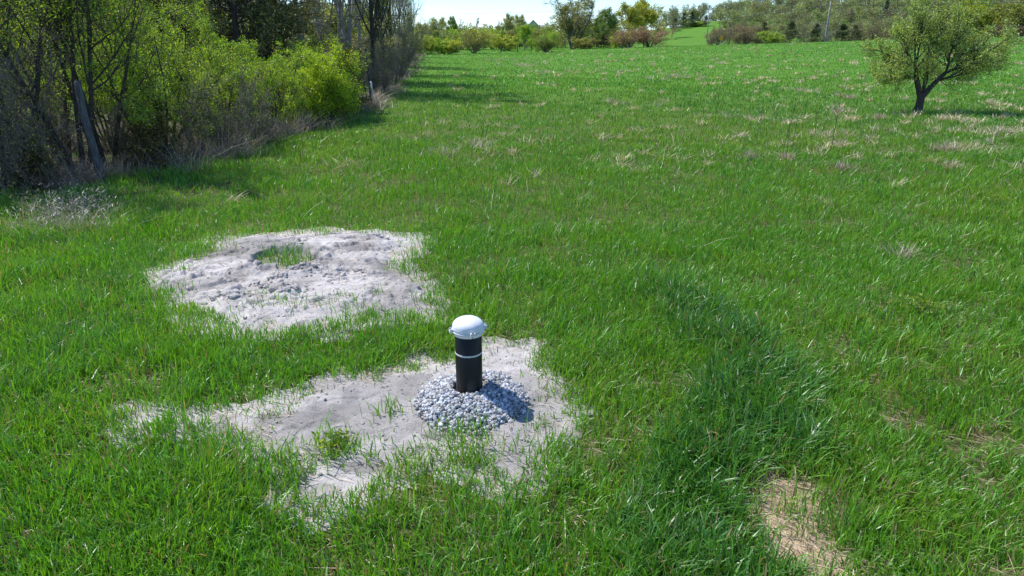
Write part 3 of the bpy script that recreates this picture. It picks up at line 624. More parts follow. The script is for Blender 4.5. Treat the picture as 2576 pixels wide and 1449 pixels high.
# --- grey twiggy thickets
TG = 'grey twiggy thickets in the hedge'
tw1 = shrub(20, 2.2, 2.3, 12, 2200, .028, G3, (9, 8, 5), .018, .22, .1, flop=.01)
tw2 = shrub(21, 2.0, 2.0, 12, 1500, .026, G3, (9, 8, 5), .016, .24, .08, flop=.02)
M_twig = simple('grey_twigs', [(.3, (.08, .07, .055)), (.7, (.25, .22, .18))], 18, bstr=0)
for k, (px, D, s, lab) in enumerate([
    (585, 14.0, .85, 'dark twiggy bush with almost no leaves low in the middle of the hedge'),
    (655, 15.4, .72, 'grey twig tangle left of the straw clump at the hedge foot'),
    (735, 18.2, .60, 'low bare twigs at the left foot of the brightest yellow-green shrub'),
    (500, 13.4, .62, 'low brown twiggy bush right of the golden juniper'),
    (335, 12.9, .66, 'low twig tangle just right of the leaning post'),
    (120, 12.4, 1.15, 'grey twiggy thicket left of the black stems'),
    (30, 11.2, 1.3, 'tall grey thicket filling the left picture edge'),
    (893, 27.0, .8, 'grey-brown bare bush left of the two steel fence posts'),
    (960, 29.0, .95, 'bare bush right behind the two steel fence posts'),
    (990, 36.0, 1.2, 'bare brown thicket at the field edge past the steel posts'),
    (1003, 45.0, 1.5, 'bare grey thicket casting shade on the mown strip'),
    (1022, 60.0, 1.9, 'bare thicket near the far end of the hedge'),
    (1032, 80.0, 2.2, 'last bare thicket where the hedge ends'),
    (-60, 9.8, 1.2, 'thorny grey bush half cut off by the left picture edge'),
    (915, 31, 1.2, 'tall grey bush behind the two steel fence posts')]):
    x, y = at(px, D); place('twiggy_bush', tw1 if k % 2 == 0 else tw2, M_twig, M_leaf, x, y, lab, 'bush', TG, rot=k*1.7, sc=s, part=SH)
# --- black-stemmed trees at the left
BS = 'black-stemmed small trees at the left'
st1 = tree(30, 5.2, 3.4, .05, 13000, .038, G1, (15, 7, 5), .3, .14, 45, forks=3, rmin=.0028)
st2 = tree(31, 5.0, 3.0, .045, 11000, .038, G1, (15, 7, 5), .3, .14, 48, forks=2, rmin=.0028)
for k, (px, D, s, r, lab) in enumerate([
    (205, 11.9, 1.0, .4, 'black multi-stemmed tree beside the leaning post'), (165, 13.0, 1.0, 2.2, 'black-stemmed tree between the post and the left edge'),
    (60, 11.4, 1.05, 4.1, 'dark-stemmed tree near the left picture edge'), (-15, 10.4, 1.0, 1.2, 'thick dark-stemmed tree at the very left edge'),
    (275, 12.6, .9, 3.3, 'slender leaning black stem just right of the wooden post'), (430, 15.2, .8, 5.0, 'dark-forked tree rising out of the tall green shrub'),
    (110, 15.5, 1.1, .9, 'dark-stemmed tree in the second row at the left')]):
    x, y = at(px, D); place('small_tree', st1 if k % 2 == 0 else st2, M_bark, M_leaf, x, y, lab, 'tree', BS, rot=r, sc=s)
# --- junipers
jn = cedar(40, 1.05, 1.05, .0, 7000, .045, GO, .02, 60, .04, trunks=4)
for (px, D, s, r, lab) in [(395, 12.5, .95, 0, 'golden-brown juniper bush at the hedge foot right of the leaning post'), (95, 10.9, .75, 2, 'small olive juniper low at the left edge'), (700, 20.5, 1.3, 1, 'olive juniper hidden among green shrubs'), (876, 22.2, 1.75, 4, 'olive juniper at the right end of the bright shrub')]:
    x, y = at(px, D); place('juniper', jn, M_bark, M_cedar, x, y, lab, 'juniper', 'junipers in the hedge', rot=r, sc=s)
# --- cedars behind
CG = 'dark cedars behind the hedge'
cd1 = cedar(50, 8.5, 4.4, .22, 26000, .12, GC, .13, 90); cd2 = cedar(51, 7.5, 4.0, .10, 26000, .12, GC, .11, 90, trunks=2)
for k, (px, D, s, r, lab) in enumerate([
    (620, 22.5, 1.0, 0, 'dark cedar with two bare trunks above the green shrubs'), (705, 25.0, .85, 1.2, 'bushy dark cedar reaching lowest, left of the bare trees'),
    (540, 25.0, 1.0, 2.5, 'dark cedar in the middle of the row above the green shrubs'), (455, 23.0, 1.0, 3.9, 'dark cedar above the tallest green shrub'),
    (360, 26.0, 1.05, 5.1, 'dark cedar above the thin green shrub behind the post'), (250, 28.0, 1.0, .7, 'dark cedar glimpsed above the black stems'), (100, 30.0, 1.0, 2.9, 'dark cedar glimpsed through twigs at upper left')]):
    x, y = at(px, D); place('cedar', cd1 if k in (0, 3, 5) else cd2, M_bark, M_cedar, x, y, lab, 'cedar', CG, rot=r, sc=s)
# --- bare tall trees
BT = 'tall bare trees of the hedge'
bt1 = tree(60, 13, 3.8, .105, 11000, .06, G3, (26, 8, 6), .14, .11, 34, rmin=.006)
bt2 = tree(61, 12.5, 4.2, .095, 11000, .06, G3, (26, 8, 6), .16, .12, 36, forks=2, rmin=.006)
bt3 = tree(62, 12.0, 3.4, .10, 11000, .06, G3, (28, 8, 6), .10, .13, 44, rmin=.006)
for k, (px, D, s, r, which, lab) in enumerate([
    (775, 30, 1.0, 0, 0, 'bare tree with a thick pale trunk right of the low dark cedar'), (845, 32, 1.05, 1.1, 1, 'bare forked tree above the bright shrub'),
    (815, 40, 1.1, 2.0, 0, 'thin bare tree in the second row above the bright shrub'), (880, 37, 1.1, 3.1, 1, 'bare tree with crossing limbs left of the straight black trunk'),
    (940, 30, 1.0, 4.0, 2, 'straight black trunked bare tree behind the steel fence posts'), (912, 46, 1.2, 5.0, 0, 'pale bare tree behind the straight black trunk'),
    (972, 38, .95, .6, 2, 'bare tree with drooping twigs just past the black trunk'), (990, 48, 1.0, 1.9, 2, 'bare grey tree leaning over the shaded strip'),
    (1003, 58, 1.0, 3.0, 1, 'bare tree in the last third of the hedge'), (1020, 72, .9, 4.3, 2, 'bare tree close to the end of the hedge'),
    (1036, 92, .8, 5.5, 1, 'last bare tree of the hedge, a twig arching into the sky'), (700, 38, 1.1, 2.4, 0, 'bare tree showing above the low dark cedar'),
    (640, 42, 1.1, .3, 1, 'bare tree seen between the two cedar trunks'), (960, 62, 1.2, 2.7, 1, 'bare tree deep behind the far hedge')]):
    x, y = at(px, D); place('bare_tree', (bt1, bt2, bt3)[which], M_bark if k == 4 else M_greybark, M_leaf, x, y, lab, 'tree', BT, rot=r, sc=s)

# ---------------------------------------------------------------- apple tree in the field
rng2 = np.random.default_rng(77)
ax, ay = PD(2307, 22.6), 22.6
roots = []; 
def poly(pts, r): return np.array(pts, float)[None], np.array(r, float)[None]
lim = [poly([(-.02, 0, -.1), (.02, 0, .22), (.03, 0, .42), (.02, 0, .62)], [.17, .125, .115, .11]),
       poly([(.01, 0, .45), (-.10, .03, .80), (-.20, .06, 1.10), (-.23, .08, 1.35)], [.09, .085, .075, .065]),
       poly([(.04, 0, .45), (.20, -.02, .75), (.38, -.04, 1.0), (.55, -.06, 1.22)], [.085, .08, .07, .06])]
def sub(base, dirs, L, r):
    n = len(dirs); return grow(rng2, np.repeat(np.array([base], float), n, 0)+rng2.normal(0, .015, (n, 3)), np.array(dirs, float), np.array(L, float), np.full(n, r), 8, .10, .05, .3)
sA = sub((-.23, .08, 1.33), [(-.9, .2, .45), (-.45, -.5, .8), (.1, .4, 1), (-.5, .6, .7), (.35, -.2, 1), (-.1, -.1, 1.2)], [1.35, 1.4, 1.6, 1.4, 1.6, 1.7], .034)
sA2 = sub((-.18, .06, 1.02), [(-1, -.25, .28), (-1, .3, .05), (-.7, -.7, .05), (-.5, .8, .15)], [1.35, 1.3, 1.1, 1.1], .026)
sB = sub((.55, -.06, 1.2), [(1, .2, .35), (.8, -.5, .6), (.6, .5, .8), (.2, 0, 1.1), (1, 0, .7), (.3, .6, 1)], [1.7, 1.55, 1.55, 1.6, 1.7, 1.5], .034)
sB2 = sub((.40, -.04, 1.0), [(1, -.3, .1), (1, .4, .2), (.6, -.8, .1), (.5, .8, .1)], [1.6, 1.4, 1.2, 1.2], .025)
sC = sub((.03, 0, .6), [(0, .3, 1), (.1, -.4, 1)], [1.6, 1.5], .03)
l1 = (np.concatenate([s[0] for s in (sA, sA2, sB, sB2, sC)]), np.concatenate([s[1] for s in (sA, sA2, sB, sB2, sC)]))
l1 = (l1[0]*np.array([1.14, 1.14, 1.06]), l1[1]); lim = [(a_*np.array([1.14, 1.14, 1.06]), b_) for a_, b_ in lim]
l2 = kids(rng2, *l1, 10, .12, 1, 42, .52, .55, 6, .14, .08)
l3 = kids(rng2, *l2, 7, .1, 1, 40, .62, .6, 4, .16, .10)
l4 = kids(rng2, *l3, 3, .1, 1, 40, .7, .7, 3, .16, .12)
bm_ = MB()
for (P, R), sd in zip(lim+[l1, l2, l3, l4], [10, 9, 9, 6, 4, 3, 3]):
    V, Q = tubes(P, np.maximum(R, .003), sd); bm_.add(V, Q=Q)
p = np.concatenate([pts_on(rng2, l4[0], 31000, .1, .05), pts_on(rng2, l3[0], 7000, .2, .05), pts_on(rng2, sC[0], 900, .2, .12)])
lm = MB(); V, Q, C = leaf_quads(rng2, p, np.full(len(p), .052), G4); lm.add(V, Q=Q, C=C)
place('apple_tree', (bm_.mesh('trunk', True), lm.mesh('crown')), M_bark, M_leaf, ax, ay, 'lone small apple tree with forked trunk standing in the open field', 'apple tree')

# ---------------------------------------------------------------- far trees
FG = 'trees and bushes beyond the field'
def farmesh(kind, seed):
    w = np.array([[1., 1., 1.], [.8, .85, .8], [1.2, 1.15, 1.1], [.65, .7, .65]])
    if kind == 'round': return tree(seed, 8, 6.5, .14, 9000, .26, w, (18, 6, 4), .15, .12, 48, rmin=.02)
    if kind == 'willow': return tree(seed, 10, 9.5, .22, 9000, .24, w, (15, 7, 4), .22, .10, 38, forks=6, rmin=.018)
    if kind == 'bare': return tree(seed, 9, 6, .13, 2200, .14, w, (20, 7, 5), .12, .12, 42, rmin=.016)
    if kind == 'bush': return shrub(seed, 4, 5, 10, 8000, .24, w, (7, 5, 4), .05, .15, .15, .15)
    if kind == 'twigbush': return shrub(seed, 4, 5, 14, 4500, .17, w, (8, 6, 5), .04, .18, .1, .15)
    if kind == 'cedar': return cedar(seed, 6, 3.6, .02, 4200, .24, w, .1, 60, .02)
    if kind == 'spruce': return cedar(seed, 12, 4.2, .05, 5000, .30, w, .15, 110, -.03)
FM = {k: [farmesh(k, 200+10*i+j) for j in range(2)] for i, k in enumerate(['round', 'willow', 'bare', 'bush', 'twigbush', 'cedar', 'spruce'])}
BASEH = dict(round=8, willow=10, bare=9, bush=4, twigbush=4, cedar=6, spruce=12); BASEW = dict(round=6.5, willow=9.5, bare=6, bush=5, twigbush=5, cedar=3.6, spruce=4.2)
YG = (.42, .48, .08); LG = (.32, .48, .06); DG = (.17, .27, .05); BR = (.30, .23, .17); PG = (.38, .42, .17); CD = (.055, .075, .035); SPR = (.05, .085, .05); OL = (.32, .32, .10); BRT = (.52, .60, .04)
cnt = {}
def far(kind, px0, px1, ytop, D, col, label, cat='tree', name=None):
    k = cnt.get(kind, 0); cnt[kind] = k+1
    pc = (px0+px1)/2; x = PD(pc, D); g0 = gz(x, D); hh = H(ytop, D)-g0; ww = (px1-px0)/F*(D*math.cos(PITCH)+.75)
    nm = name or dict(round='round_tree', willow='willow', bare='bare_tree', bush='green_bush', twigbush='brown_bush', cedar='cedar', spruce='spruce')[kind]
    sx = ww/BASEW[kind]*(1.55 if 'bush' in kind else 1.35); rng_ = random.Random(int(px0*7+ytop)); r = rng_.uniform(0, 6.28)
    place(nm, FM[kind][k % 2], M_farbark, M_farleaf, x, D, label, cat, FG, rot=r, sc=(sx, sx, hh/BASEH[kind]*1.02), part=SH if 'bush' in kind else ('trunk', 'crown'), color=col)
far('bush', 1032, 1082, 88, 108, YG, 'yellow-green bush right at the end of the hedge', 'bush')
far('bush', 1066, 1112, 92, 112, LG, 'green bush second from the end of the hedge', 'bush')
far('bush', 1108, 1158, 98, 114, YG, 'yellow-green bush left of the bare rounded tree', 'bush')
far('round', 1075, 1125, 49, 135, PG, 'pale green tree rising behind the bushes at the hedge end')
far('round', 1040, 1085, 62, 150, PG, 'pale tree half hidden by the end of the hedge')
far('round', 1127, 1154, 46, 175, DG, 'small dark green tree top against the sky, left one of a pair')
far('bare', 1150, 1174, 47, 178, PG, 'pale leafless tree top right of the small dark green one')
far('twigbush', 1158, 1228, 74, 122, OL, 'rounded nearly bare olive-brown tree between the green bushes', 'bush')
far('bare', 1190, 1212, 46, 210, BR, 'small leafless tree alone against the sky')
far('bare', 1243, 1268, 52, 200, BR, 'leafless tree left of the pale twin trees')
for k, (a, b_, t, c) in enumerate([(1128, 1180, 76, LG), (1170, 1225, 78, BRT), (1215, 1262, 74, LG), (1255, 1300, 72, DG)]):
    far('bush', a, b_, t, 165+4*k, c, ['green hedge bush behind the yellow-green bushes', 'yellow-green bush behind the nearly bare rounded tree', 'green bush right of the nearly bare rounded tree', 'darker green bush left of the cone-shaped light tree'][k], 'bush')
far('round', 1264, 1296, 38, 190, PG, 'pale round-topped tree left of the grey roofs')
far('round', 1290, 1324, 42, 188, PG, 'pale loose tree directly left of the grey roofs')
far('round', 1300, 1340, 63, 150, LG, 'light green cone-shaped tree in front of the grey roofs')
far('bush', 1240, 1290, 88, 140, YG, 'small light bush left of the cone-shaped tree', 'bush')
far('bush', 1345, 1390, 70, 185, LG, 'green bushes hiding the foot of the house', 'bush')
far('twigbush', 1350, 1397, 86, 128, (0.221, 0.289, 0.060), 'dark rounded bush with a green top left of the big willow', 'bush')
far('bush', 1352, 1395, 84, 130, LG, 'leafy green top grown into the dark rounded bush', 'bush')
far('bare', 1372, 1400, 62, 205, BR, 'leafless tree between the house and the big willow')
far('willow', 1386, 1496, -2, 158, (0.323, 0.340, 0.076), 'big many-stemmed willow on the field edge', 'tree')
far('round', 1488, 1520, 42, 200, DG, 'dark green tree touching the right side of the big willow')
far('round', 1505, 1553, 25, 195, (0.170, 0.272, 0.060), 'dark green tree midway between the willow and the bright maple')
far('bush', 1440, 1490, 95, 150, OL, 'low olive bush at the right foot of the willow', 'bush')
far('cedar', 1503, 1532, 92, 152, (0.170, 0.119, 0.076), 'small dark rounded cedar on the field edge', 'cedar')
far('bare', 1470, 1500, 92, 165, BR, 'thin bare sapling right of the willow trunks')
far('bush', 1546, 1585, 82, 190, BRT, 'yellow-green bush left below the bright maple', 'bush')
far('round', 1550, 1618, 14, 200, (0.408, 0.442, 0.068), 'bright yellow-green maple, its left half')
far('round', 1586, 1652, 3, 205, (0.459, 0.476, 0.060), 'tallest bright yellow-green maple')
far('twigbush', 1545, 1612, 76, 148, (0.340, 0.221, 0.153), 'reddish brown bare bush below the bright maple, left half', 'bush')
far('twigbush', 1590, 1674, 70, 150, (0.340, 0.221, 0.153), 'wide reddish brown bare bush left of the far green slope', 'bush')
far('bare', 1640, 1675, 18, 250, PG, 'tall pale bare tree right of the bright maple')
far('bare', 1668, 1708, 15, 255, PG, 'second tall pale bare tree right of the bright maple')
far('spruce', 1706, 1724, 34, 300, SPR, 'dark narrow spruce above the left end of the far slope', 'spruce')
far('spruce', 1684, 1702, 46, 290, SPR, 'short dark spruce at the top left of the far slope', 'spruce')
far('spruce', 1726, 1744, 31, 305, SPR, 'tallest dark spruce above the far green slope', 'spruce')
far('bush', 1710, 1770, 52, 310, LG, 'green bush on top of the far green slope', 'bush')
far('spruce', 1763, 1778, 40, 300, SPR, 'dark spruce at the right end of the far slope', 'spruce')
far('twigbush', 1786, 1822, 68, 160, (0.289, 0.221, 0.170), 'grey-brown bush right of the orange marker', 'bush')
far('twigbush', 1776, 1800, 80, 165, (0.289, 0.221, 0.170), 'grey-brown bush left of the orange marker', 'bush')
far('bare', 1812, 1850, 56, 175, BR, 'grey bare tree behind the bushes right of the orange marker')
far('twigbush', 1838, 1900, 62, 172, (0.289, 0.221, 0.153), 'wide grey-brown thicket on the crest', 'bush')
far('bare', 1848, 1880, 40, 200, PG, 'bare tree rising over the grey-brown thicket')
far('cedar', 1896, 1934, 58, 170, (0.170, 0.170, 0.085), 'brownish green tree on the crest left of the bright bush', 'cedar')
far('bush', 1912, 1954, 80, 160, (0.306, 0.425, 0.068), 'bright green bush low on the crest', 'bush')
far('cedar', 1966, 2002, 56, 168, (0.102, 0.119, 0.060), 'olive cedar left of the utility pole', 'cedar')
far('bare', 2000, 2034, 40, 180, PG, 'bare forked tree between two cedars left of the utility pole')
far('cedar', 2032, 2058, 63, 164, CD, 'dark pointed cedar immediately left of the utility pole', 'cedar')
far('bare', 2056, 2086, 42, 178, (0.425, 0.374, 0.306), 'whitish bare tree right behind the utility pole')
far('cedar', 2092, 2133, 62, 163, CD, 'darkest broad cedar right of the utility pole', 'cedar')
far('spruce', 2200, 2224, 3, 260, SPR, 'tall dark spruce sticking out of the brown wood', 'spruce')
far('cedar', 2130, 2160, 66, 175, (0.119, 0.136, 0.068), 'olive cedar right of the darkest broad cedar', 'cedar')
far('twigbush', 2150, 2215, 58, 178, (0.221, 0.204, 0.119), 'brown thicket left of the apple tree crown', 'bush')
far('bush', 2440, 2520, 20, 150, (0.272, 0.323, 0.068), 'olive green tree right behind the apple tree crown', 'bush')
far('bush', 2505, 2600, 8, 145, (0.255, 0.289, 0.068), 'large olive green tree at the right picture edge', 'bush')
far('twigbush', 2500, 2590, 60, 140, (0.170, 0.136, 0.102), 'dark brown thicket at the field edge on the far right', 'bush')
far('bush', 2395, 2450, 0, 165, (0.374, 0.442, 0.051), 'yellow-green tree showing through the right of the apple crown', 'bush')
far('bush', 2330, 2400, 10, 175, (0.238, 0.272, 0.085), 'dull green tree behind the apple crown', 'bush')

# far side of the left hedge, glimpsed through it
for k, (px, D, t, c, lab) in enumerate([(650, 60, 0, PG, 'pale green tree far behind the two cedar trunks'), (760, 66, 20, PG, 'pale green tree behind the thick pale trunk'), (860, 70, 10, YG, 'pale yellow-green tree far behind the bare forked tree'), (930, 85, 30, PG, 'pale tree far behind the straight black trunk'), (420, 50, 0, PG, 'pale green tree far behind the tallest shrub'), (220, 45, 0, PG, 'pale green tree far behind the black stems'), (60, 42, 0, PG, 'pale tree far behind the left edge thicket'), (560, 52, 30, LG, 'green tree far behind the middle cedars')]):
    w_ = 3.2/D*F; far('round', px-w_, px+w_, t, D, c, lab)
for k, (px, D, t, lab) in enumerate([(730, 34, 120, 'grey brush between the low cedar and the bare trees'), (800, 36, 110, 'grey brush behind the bright shrub'), (880, 42, 100, 'grey brush below the crossing limbs'), (950, 52, 90, 'grey brush behind the steel posts'), (640, 30, 150, 'brown brush beneath the two cedar trunks')]):
    w_ = 2.0/D*F; far('twigbush', px-w_, px+w_, t, D, (.2, .19, .11), lab, 'bush')

# wooded hillside: one mass behind the single trees
rngw = np.random.default_rng(500); wood = MB(); woodc = MB()
wp = {k: tree(900+i, 10, 7.5, .15, 900, .60, np.array([[1., 1, 1], [.8, .8, .8], [1.2, 1.2, 1.2]]), (12, 5, 2), .06, .12, 44, rmin=.03) for i, k in enumerate('abcd')}
def arrs(me):
    V = np.zeros(len(me.vertices)*3, np.float32); me.vertices.foreach_get('co', V); L = np.zeros(len(me.loops), np.int32); me.loops.foreach_get('vertex_index', L)
    C = None
    if 'Col' in me.color_attributes:
        C = np.zeros(len(me.vertices)*4, np.float32); me.color_attributes['Col'].data.foreach_get('color', C); C = C.reshape(-1, 4)[:, :3]
    return V.reshape(-1, 3), L.reshape(-1, 4), C
WP = {k: (arrs(v[0]), arrs(v[1])) for k, v in wp.items()}
wcols = np.array([[.20, .165, .09], [.18, .165, .08], [.165, .135, .09], [.155, .165, .06], [.13, .11, .08], [.19, .18, .08], [.15, .145, .065]])*np.array([1.6, 1.95, 1.95])
rows = [(1830, 2700, 195, 15, 3.6), (1830, 2700, 225, 14, 5.0), (1700, 2700, 250, 11, 6.2), (1690, 2700, 285, 12, 7.0), (1700, 2700, 330, 14, 7.5), (1600, 2700, 380, 16, 8.0), (1640, 2700, 430, 18, 8.5), (2280, 2750, 190, 11, 6.5), (2140, 2700, 215, 12, 6.0)]
for (pa, pb, D0, step, hh) in rows:
    for px in np.arange(pa, pb, step):
        px_ = px+rngw.uniform(-.5, .5)*step; D = D0+rngw.uniform(-12, 12); x = PD(px_, D)
        if D0 < 340 and px_ < 1800: continue
        if D0 == 250 and px_ < 1830: continue
        k = 'abcd'[rngw.integers(4)]; (bv, bq, _), (lv, lq, lc) = WP[k]; a = rngw.uniform(0, 6.28); s = hh/10*rngw.uniform(.85, 1.2); sw = s*rngw.uniform(.9, 1.3)
        if rngw.random() < .12: s *= 1.15
        Rm = np.array([[math.cos(a), -math.sin(a), 0], [math.sin(a), math.cos(a), 0], [0, 0, 1]])
        T_ = np.array([x, D, gz(x, D)]); c = wcols[rngw.integers(len(wcols))]*rngw.uniform(.8, 1.2)
        wood.add((bv*(sw, sw, s)) @ Rm.T+T_, Q=bq, C=(.16, .14, .115)); wood.add((lv*(sw, sw, s)) @ Rm.T+T_, Q=lq, C=lc*c)
def put(mb, px_, D, hh, wfac, c):
    x = PD(px_, D); (bv, bq, _), (lv, lq, lc) = WP['abcd'[rngw.integers(4)]]; a = rngw.uniform(0, 6.28); s = hh/10*rngw.uniform(.8, 1.2); sw = s*wfac*rngw.uniform(.9, 1.3)
    Rm = np.array([[math.cos(a), -math.sin(a), 0], [math.sin(a), math.cos(a), 0], [0, 0, 1]]); T_ = np.array([x, D, gz(x, D)])
    mb.add((bv*(sw, sw, s)) @ Rm.T+T_, Q=bq, C=(.2, .17, .13)); mb.add((lv*(sw, sw, s)) @ Rm.T+T_, Q=lq, C=lc*c)
belt = MB(); bc = np.array([[.30, .42, .07], [.22, .32, .06], [.36, .42, .10], [.18, .26, .06], [.32, .33, .14]])*.9
for (pa, pb, D0, step, hh) in [(1015, 1560, 205, 12, 5.0), (1020, 1420, 178, 15, 3.8), (1420, 1560, 225, 14, 6.0), (640, 1010, 90, 26, 3.4), (0, 700, 60, 55, 3.0)]:
    for q_ in np.arange(pa, pb, step): put(belt, q_+rngw.uniform(-.5, .5)*step, D0+rngw.uniform(-9, 9), hh, 1.3, bc[rngw.integers(5)]*rngw.uniform(.8, 1.15))
tag(link('distant_thicket', belt.mesh('distant_thicket'), leaf_mat('thicket_foliage', .4, .01, .6)), 'continuous belt of fresh green scrub beyond the field, under the grey roofs', 'thicket', kind='stuff')
tag(link('distant_woods', wood.mesh('distant_woods'), leaf_mat('woods_foliage', .35, .01, .6)), 'brown and olive spring woods covering the far hillside', 'woods', kind='stuff')

# ---------------------------------------------------------------- fence
def spun_post(name, x, y, h, r0, r1, mat_, label, cat, top=None, group=None, seed=0, parts=None):
    o = tag(link(name, None, loc=(x, y, gz(x, y))), label, cat, group); return o
px, py = P0(256, 455); pg = gz(px, py)
rg = np.random.default_rng(8); K = 26; sd = 20
topx = PD(193, py+.12)*1.0
z = np.linspace(-.1, 1.60, K); t = (z+.1)/1.7
a, _ = ray(193, 205); tx_ = a*(py+.1)
cx = (tx_-px)*np.clip(t, 0, 1)+.012*np.sin(t*7); cyy = .1*t+.01*np.cos(t*6)
an = np.arange(sd)*2*np.pi/sd; R = (.064-.014*t)[:, None]*(1+.07*np.sin(an*3+1)[None]+.05*np.sin(an*5+t[:, None]*2)+rg.normal(0, .02, (1, sd)))
V = np.stack([cx[:, None]+R*np.cos(an), cyy[:, None]+R*np.sin(an), np.broadcast_to(z[:, None], R.shape)+(t[:, None] > .99)*rg.uniform(-.03, .02, (1, sd))], -1).reshape(-1, 3)
i = (np.arange(K-1)*sd)[:, None]; j = np.arange(sd)[None]; j2 = (j+1) % sd; Q = np.stack([i+j, i+j2, i+sd+j2, i+sd+j], -1).reshape(-1, 4)
V = np.concatenate([V, [[cx[-1], cyy[-1], 1.585]]]); T = np.stack([(K-1)*sd+np.arange(sd), (K-1)*sd+(np.arange(sd)+1) % sd, np.full(sd, len(V)-1)], -1)
m_wp, nt, bs = mat('split_post'); tc = N(nt, 'ShaderNodeTexCoord'); mpp = N(nt, 'ShaderNodeMapping'); mpp.inputs['Scale'].default_value = (45, 45, 2.2); nt.links.new(tc.outputs['Object'], mpp.inputs[0])
nn = N(nt, 'ShaderNodeTexNoise'); nn.inputs['Scale'].default_value = 1; nn.inputs['Detail'].default_value = 7; nt.links.new(mpp.outputs[0], nn.inputs['Vector'])
c = ramp(nt, nn.outputs[0], [(.30, (.05, .048, .045)), (.42, (.085, .085, .085)), (.7, (.16, .16, .157))]); c = mixc(nt, .7, c, ramp(nt, noise(nt, 6, 4), [(.35, (.5, .5, .5)), (.6, (1, 1, 1))]), 'MULTIPLY')
nt.links.new(c, bs.inputs['Base Color']); bs.inputs['Roughness'].default_value = .9; bump(nt, bs, nn.outputs[0], .9, .012)
po = tag(link('fence_post', None, loc=(px, py, pg)), 'tall weathered grey wooden fence post leaning left at the hedge edge', 'fence post')
link('post', build('post', V, Q, T, smooth=True), m_wp, po)
m_st = simple('staple_wire', [(.3, (.06, .05, .05)), (.7, (.16, .14, .13))], 20, rough=.6, bstr=0)
for zz in (.32, .50, .68, .88, 1.10, 1.32):
    tt = (zz+.1)/1.7; ox = np.interp(tt, t, cx); oy = np.interp(tt, t, cyy); rr_ = .068-.014*tt
    b = MB(); aa = np.linspace(0, 2*np.pi, 15); Pp = np.stack([ox+rr_*1.05*np.cos(aa), oy+rr_*1.05*np.sin(aa), zz+.01*np.sin(aa*2)], -1)[None]
    Vv, Qq = tubes(np.concatenate([Pp[:, :8], Pp[:, 7:]], 0), np.full((2, 8), .0032), 4); b.add(Vv, Q=Qq); link('wire_wrap', b.mesh('wire_wrap'), m_st, po)
# short white-topped stake and two steel posts
sx_, sy_ = P0(937, 268)
o = tag(link('fence_stake', None, loc=(sx_, sy_, gz(sx_, sy_))), 'short grey stake with a white top at the field edge below the two steel posts', 'stake')
b = MB(); b.lathe([(.045, -.1), (.04, .62), (.0401, .63)], 12); link('stake', b.mesh('stake', True), M_post, o)
b = MB(); b.lathe([(.041, .63), (.041, .80), (.03, .83), (.001, .84)], 12); link('white_top', b.mesh('white_top', True), M_white, o)
for (pb, pt, D, lab) in [(926, 912, 24.6, 'thin dark steel fence post, left of the pair by the white-topped stake'), (935, 930, 24.4, 'thin dark steel fence post, right of the pair by the white-topped stake')]:
    x = PD(pb, D); g0 = gz(x, D); hh = H(122, D)-g0; xt = PD(pt, D)*1.0-x; o = tag(link('steel_post', None, loc=(x, D, g0)), lab, 'fence post', 'steel fence posts')
    b = MB(); sh = np.array([[1, 0, xt/hh], [0, 1, 0], [0, 0, 1]]); b.box((0, 0, hh/2), (.06, .012, hh), C=None); b.box((0, .026, hh/2), (.012, .04, hh)); 
    me = b.mesh('post'); 
    for v in me.vertices: v.co.x += xt*v.co.z/hh
    link('post', me, M_tpost, o)
# sagging wires between the leaning post and the steel posts
fo = tag(link('wire_fence', None, loc=(px, py, pg)), 'sagging old fence wires running along the hedge from the leaning post', 'wire fence')
ex, ey = PD(930, 26.6), 26.6
for zz in (.5, .88, 1.32):
    ts = np.linspace(0, 1, 30); Pw = np.stack([(ex-px)*ts+(1-ts)*(-.3*zz/1.6), (ey-py)*ts, zz-.12*np.sin(np.pi*ts)+(gz(ex, ey)-pg)*ts+.1*(1-ts)], -1)
    link('strand', tube_mesh('strand', Pw, .0025, 4), m_st, fo)
Pw = np.stack([np.linspace(-7, -.3, 12), np.linspace(-.6, 0, 12), np.full(12, 1.05)], -1); link('strand', tube_mesh('strand', Pw, .0025, 4), m_st, fo)

# ---------------------------------------------------------------- utility poles and lines
def upole(px, D, ytop, label, r=.15):
    x = PD(px, D); a, _ = ray(px, ytop); g0 = gz(x, D); hh = H(ytop, D)-g0
    o = tag(link('utility_pole', None, loc=(x, D, g0)), label, 'utility pole', 'utility poles')
    b = MB(); b.lathe([(r, -.2), (r*.85, hh*.6), (r*.65, hh), (.001, hh+.02)], 12); link('pole', b.mesh('pole', True), M_pole, o)
    b = MB(); b.box((-.55, 0, hh-.75), (1.0, .1, .1)); b.lathe([(.05, hh-.7), (.09, hh-.65), (.09, hh-.25), (.05, hh-.15)], 10, (-.95, 0, 0)); link('bracket', b.mesh('bracket'), M_pole, o)
    return x, D, g0+hh
p1 = upole(2072, 163, 4, 'tall leaning-looking grey wooden utility pole on the crest of the field', .20)
p2 = upole(1776, 232, 33, 'fainter distant utility pole at the right end of the far green slope', .16)
zt = p1[2]; x1 = p1[0]
pe = (-82., 262.)
ghost = tag(link('utility_pole', None, loc=(pe[0], pe[1], gz(*pe))), 'distant utility pole hidden behind the hedge trees', 'utility pole', 'utility poles')
b = MB(); b.lathe([(.16, -.2), (.11, 10.5), (.001, 10.52)], 12); link('pole', b.mesh('pole', True), M_pole, ghost)
ts = np.linspace(0, 1, 60)
lx = x1+(pe[0]-x1)*ts; ly = 163+(pe[1]-163)*ts
tag(link('power_line', tube_mesh('power_line', np.stack([lx, ly, 3.75+(zt-.75-3.75)*((ts-.48)/.48)**2], -1), .055, 5), M_wire), 'sagging dark cable running left from the utility pole on the crest', 'cable', 'overhead cables')
